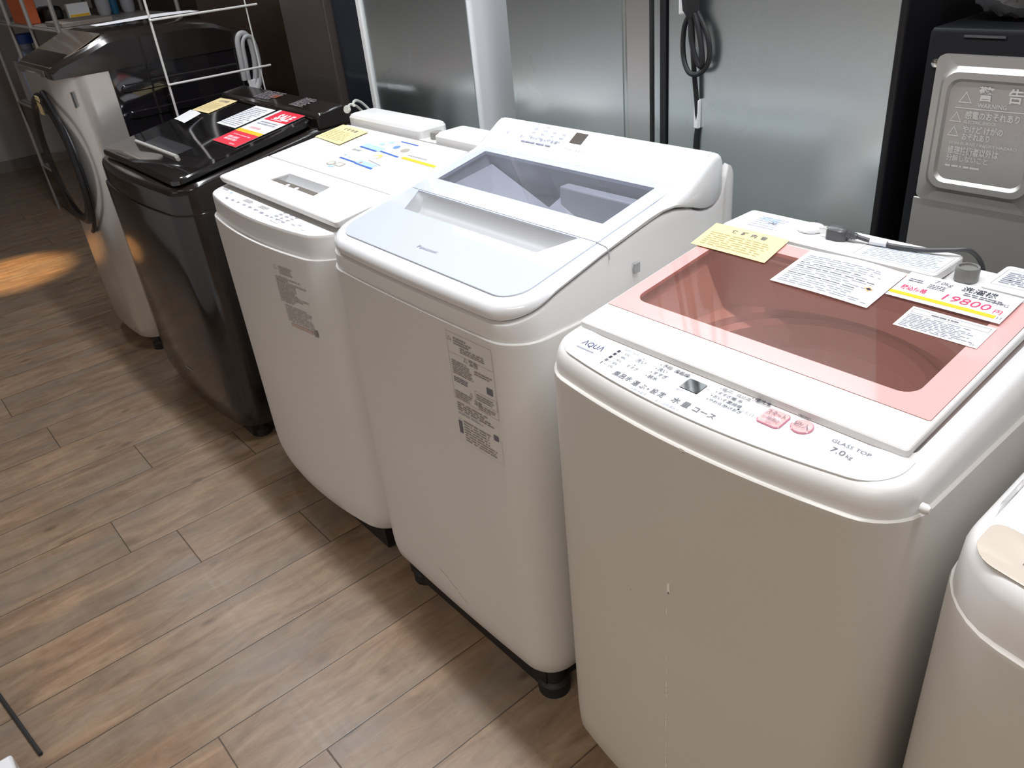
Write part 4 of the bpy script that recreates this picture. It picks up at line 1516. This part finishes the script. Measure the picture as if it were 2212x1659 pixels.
# cord on its back
cc = M()
y_ = 1.404
cc.tube(spline([(-1.140, y_, 1.62), (-1.132, y_, 1.50), (-1.128, y_, 1.40), (-1.126, y_, 1.31), (-1.145, y_, 1.265), (-1.147, y_, 1.215), (-1.128, y_ - .006, 1.182), (-1.100, y_ - .006, 1.180), (-1.082, y_, 1.205), (-1.086, y_, 1.25), (-1.118, y_, 1.30)], 8), .0054, 10)
cc.tube(spline([(-1.122, y_ - .008, 1.31), (-1.120, y_ - .01, 1.25), (-1.106, y_ - .008, 1.205), (-1.096, y_ - .006, 1.195), (-1.092, y_ - .008, 1.215), (-1.105, y_ - .008, 1.27), (-1.125, y_ - .008, 1.31)], 8), .0054, 10)
cc.tube(spline([(-1.128, y_ - .004, 1.33), (-1.126, y_ + .002, 1.25), (-1.121, y_ + .004, 1.18), (-1.116, y_ + .008, 1.12), (-1.115, 1.4155, 1.07), (-1.119, 1.4155, 1.03), (-1.121, 1.4155, .90)], 8), .0054, 10)
cc.tube([(-1.137, y_ - .004, 1.45), (-1.133, y_ - .006, 1.38), (-1.124, y_ - .006, 1.30), (-1.122, y_ - .006, 1.285)], [.013, .020, .017, .009], 10)
co = cc.build('power_cord', RUBBER, f3)
M().box(-1.1215, -1.1095, 1.4095, 1.4195, 1.065, 1.124).build('white_tape', WPAPER, co, bevel=.002)
M().box(-1.166, -1.136, 1.408, 1.4205, 1.286, 1.322).build('cord_hook', WHITE, f3, bevel=.005, seg=3)
# ---- black appliance with a stainless warning plate
ap = thing('kitchen_appliance', 'black-framed appliance with an embossed steel warning plate on its back', 'appliance', (-.35, 1.66, 0))
M().loft([Z(rr(-.658, -.05, 1.425, 1.92, .006), z) for z in (.02, 1.268)] + [Z(rr(-.658, -.05, 1.425, 1.92, .006, inset=.004), 1.275)], True, True).build('cabinet', mat('black_enamel', (.005, .0055, .007), .42, noise=.1, spec=.3), ap)
M().box(-.640, -.06, 1.4205, 1.4255, .30, 1.000).build('lower_panel', GALV2, ap, bevel=.002)
mb = M()


def rrxz(x0, x1, z0, z1, r, y):
    return [(a, y, b) for a, b in rr(x0, x1, z0, z1, r, nx=8, ny=8)]


mb.loft([rrxz(-.634, -.44, 1.000, 1.238, .012, 1.425), rrxz(-.634, -.44, 1.000, 1.238, .012, 1.416), rrxz(-.622, -.452, 1.018, 1.222, .026, 1.415), rrxz(-.616, -.458, 1.026, 1.214, .024, 1.409), rrxz(-.608, -.466, 1.036, 1.204, .020, 1.409), rrxz(-.604, -.470, 1.041, 1.199, .018, 1.414)], cap1=True)
wp = mb.build('warning_plate', GALV2, ap)
p = Print((-.600, 1.414, 1.04), (1, 0, 0), (0, 0, 1), lift=.0006)
E_ = EMBOSS = mat('embossed_letters', (.72, .72, .70), .45, metal=.5)
p.tri(.022, .134, .011, .0016, E_)
p.text(.040, .134, '警', .017, E_, .02)
p.text(.084, .134, '告', .017, E_, .02)
p.text(.042, .122, 'WARNING', .0065, E_, .01, width=.044)
p.rect(.008, .118, .118, .0016, E_)
p.tri(.012, .103, .010, .0014, E_)
p.text(.026, .104, '感電のおそれあり', .0095, E_, .015, width=.082)
p.text(.026, .096, 'ELECTRIC SHOCK', .0048, E_, .01, width=.050)
p.tri(.012, .080, .010, .0014, E_)
p.text(.026, .082, 'やけど けがの', .0090, E_, .015, width=.062)
p.text(.026, .070, 'おそれあり', .0090, E_, .015, width=.044)
p.text(.008, .061, 'SKIN BURNS / INJURY HAZARD', .0045, E_, .008, width=.105)
p.text(.008, .046, '修理技術者以外は', .0100, E_, .015, width=.080)
p.text(.008, .034, '分解しないこと', .0085, E_, .01, width=.066)
p.lines(.008, .022, .07, .006, 1, E_)
p.build(wp, 'embossed_lettering')
M().lathe((-.6395, 1.4255, 1.222), (0, -1, 0), [(.007, 0), (.0068, .003), (.004, .0045)], 16).build('screw', CHROME, ap)
M().box(-.602, -.540, 1.4235, 1.4260, 1.2630, 1.2665).build('vent_slot', DGREY, ap)
# bagged glass piece on top
bg = thing('bagged_item', 'round grey piece wrapped in clear plastic on the black appliance', 'wrapped item', (-.50, 1.56, 1.276))
mb = M()
random.seed(11)
loops = []
NB = 48
for j in range(19):
    t = j / 18
    ph = -math.pi / 2 + math.pi * t
    R_ = .108 * max(math.cos(ph), 0) ** .62 if 0 < j < 18 else .015
    loops.append([(-.560 + R_ * (1 + .06 * math.sin(5 * a + j)) * math.cos(a), 1.56 + .80 * R_ * (1 + .05 * math.sin(7 * a + 2 * j)) * math.sin(a), 1.277 + .095 * (1 + math.sin(ph)) + .0035 * math.sin(9 * a + 3 * j) * (1 if 0 < j < 18 else 0)) for a in [2 * math.pi * k / NB for k in range(NB)]])
mb.loft(loops, True, True)
mb.build('plastic_bag', FILM, bg, angle=12)
M().lathe((-.56, 1.56, 1.290), (0, 0, 1), [(.03, 0), (.068, .015), (.080, .06), (.066, .11), (.035, .145)], 32).build('wrapped_piece', mat('smoky_glass', (.16, .16, .16), .2, coat=.5, noise=.5, nscale=20), bg)

# dark cabinet left of the brown refrigerator
cb_ = thing('dark_cabinet', 'dark brown glossy cabinet behind the tall drum washing machine', 'cabinet', (-3.6, 1.8, 0))
M().box(-4.3, -3.02, 1.60, 2.05, .05, 1.95).build('carcass', DWOOD, cb_, bevel=.004)
M().box(-4.26, -4.22, 1.62, 2.03, 0, .05).box(-3.10, -3.06, 1.62, 2.03, 0, .05).build('plinth', BLACKPL, cb_)

# ------------------------------------------------------------------ display rack beyond the drum washer
rk = thing('wire_rack', 'grey wire shelving rack beyond the drum washing machine', 'rack', (-5.5, 1.3, 0))
RX = (-6.35, -5.72, -5.20, -4.62)
for x in RX:
    for y in (1.03, 1.62):
        M().tube([(x, y, 0), (x, y, 2.0)], .011, 8).build('upright', mat('rack_grey', (.33, .31, .29), .4, metal=.3), rk)
for z in (.30, .72, 1.20, 1.62):
    mb = M()
    for y in (1.03, 1.62):
        mb.tube([(RX[0], y, z), (RX[-1], y, z)], .008, 6)
    mb.box(RX[0], RX[-1], 1.04, 1.61, z + .004, z + .010)
    mb.build('wire_shelf', mat('rack_grey', (.33, .31, .29), .4, metal=.3), rk)


def item(name, label, cat, mbx, m_, org, group=None, bevel=.004):
    return tag(mbx.build(name, m_, origin=org, bevel=bevel), label, cat, group)


zs_ = 1.2105
c = M().box(-5.24, -5.20, 1.235, 1.345, zs_, zs_ + .078)
cd = item('display_card', 'white shop card with a yellow stripe standing on the wire rack', 'card', c, WPAPER, (-5.22, 1.29, zs_), bevel=.001)
M().box(-5.2, -5.198, 1.240, 1.340, zs_ + .012, zs_ + .024).build('yellow_stripe', YELS, cd)
item('black_case', 'black rounded case left of the white card on the wire rack', 'case', M().box(-5.45, -5.25, 1.13, 1.225, zs_, zs_ + .075), BLACKPL, (-5.35, 1.18, zs_), bevel=.02)
mb = M().box(-5.65, -5.30, .985 + .06, 1.11, zs_, zs_ + .13)
item('orange_box', 'orange carton on the wire rack at the top left corner', 'box', mb, ORANGE, (-5.5, 1.08, zs_))
item('white_box', 'white carton beside the orange one on the wire rack', 'box', M().box(-5.62, -5.50, 1.13, 1.24, zs_, zs_ + .12), WPAPER, (-5.56, 1.18, zs_))
for i, (y, m_, nm, lb) in enumerate(((1.42, GREYPL, 'grey_bag', 'grey wrapped bundle right of the white card on the wire rack'), (1.475, TEALPL, 'blue_bottle', 'dark blue bottle between two grey bundles on the wire rack'), (1.55, GREYPL, 'grey_bag', 'rightmost grey wrapped bundle on the wire rack beside the blue bottle'))):
    mb = M()
    r_ = .036 if i != 1 else .022
    mb.lathe((-5.2, y, zs_), (0, 0, 1), [(r_ * .8, 0), (r_, .02), (r_ * 1.05, .09), (r_ * .7, .14), (r_ * .3, .17), (r_ * .35, .20)], 16)
    item(nm, lb, 'bottle' if i == 1 else 'bundle', mb, m_, (-5.2, y, zs_), bevel=0, group=None if i == 1 else 'grey bundles on the wire rack')
mb = M()
mb.box(-4.99, -4.66, 1.06, 1.30, zs_, zs_ + .022)
item('folded_carton', 'flat crumpled brown carton at the front of the wire rack', 'carton', mb, mat('grey_brown_paper', (.22, .18, .15), .6, noise=.3), (-4.8, 1.18, zs_))
mb = M()
mb.lathe((-5.84, 1.10, .7305), (0, 0, 1), [(.07, 0), (.075, .02), (.075, .27), (.05, .31), (.03, .33), (.03, .36)], 20)
bt = item('blue_container', 'translucent container with a blue cap on the lower rack shelf', 'container', mb, mat('pale_blue_plastic', (.35, .42, .58), .3), (-5.84, 1.10, .7305), bevel=0)
M().lathe((-5.84, 1.10, 1.088), (0, 0, 1), [(.050, 0), (.052, .05), (.046, .055)], 20).build('cap', BLUEPL, bt)
mb = M().box(-6.2, -5.95, 1.06, 1.3, .7305, .98)
item('white_carton', 'white carton on the lower shelf of the wire rack', 'box', mb, LGREY, (-6.07, 1.2, .7305))
item('brown_carton', 'open brown cardboard box on the bottom shelf of the wire rack', 'box', M().box(-6.15, -5.75, 1.05, 1.35, .3105, .55), CARD, (-5.95, 1.2, .3105))
item('tan_parcel', 'tan parcel beside the open box on the bottom shelf', 'parcel', M().box(-5.65, -5.35, 1.05, 1.30, .3105, .50), CARD, (-5.5, 1.2, .3105))

# ------------------------------------------------------------------ aisle side: unseen counter added to shade the floor, white tray corner, black cable
ct = thing('unseen_shadow_counter', 'unseen low counter added across the aisle to shade the floor', 'counter', (-3.2, -.8, 0))  # out of view, sized to cast the shadow edge on the aisle floor
M().box(-5.6, -1.05, -1.10, -.50, .10, .80).build('carcass', mat('counter_white', (.82, .82, .82), .5, noise=.03), ct, bevel=.004)  # kept pale to brighten the reflections in the refrigerator backs
M().box(-5.55, -1.10, -1.06, -.56, 0, .10).build('plinth', DGREY, ct)
item('white_storage_tray', 'white tray corner on the floor at the bottom left of the photo', 'tray', M().box(-1.56, -1.12, -.49, -.208, 0.0, .100), WGLOSS, (-1.34, -.35, 0), bevel=.006)
mb = M()
mb.tube([(-2.30, -.270, .0045), (-1.864, -.208, .0045), (-1.614, -.172, .0045)], .0045, 8)
item('black_cable', 'thin straight black cable lying on the floor at lower left', 'cable', mb, RUBBER, (-1.9, -.21, 0), bevel=0)

# tidy helper property
for o in bpy.data.objects:
    if '_org' in o:
        del o['_org']
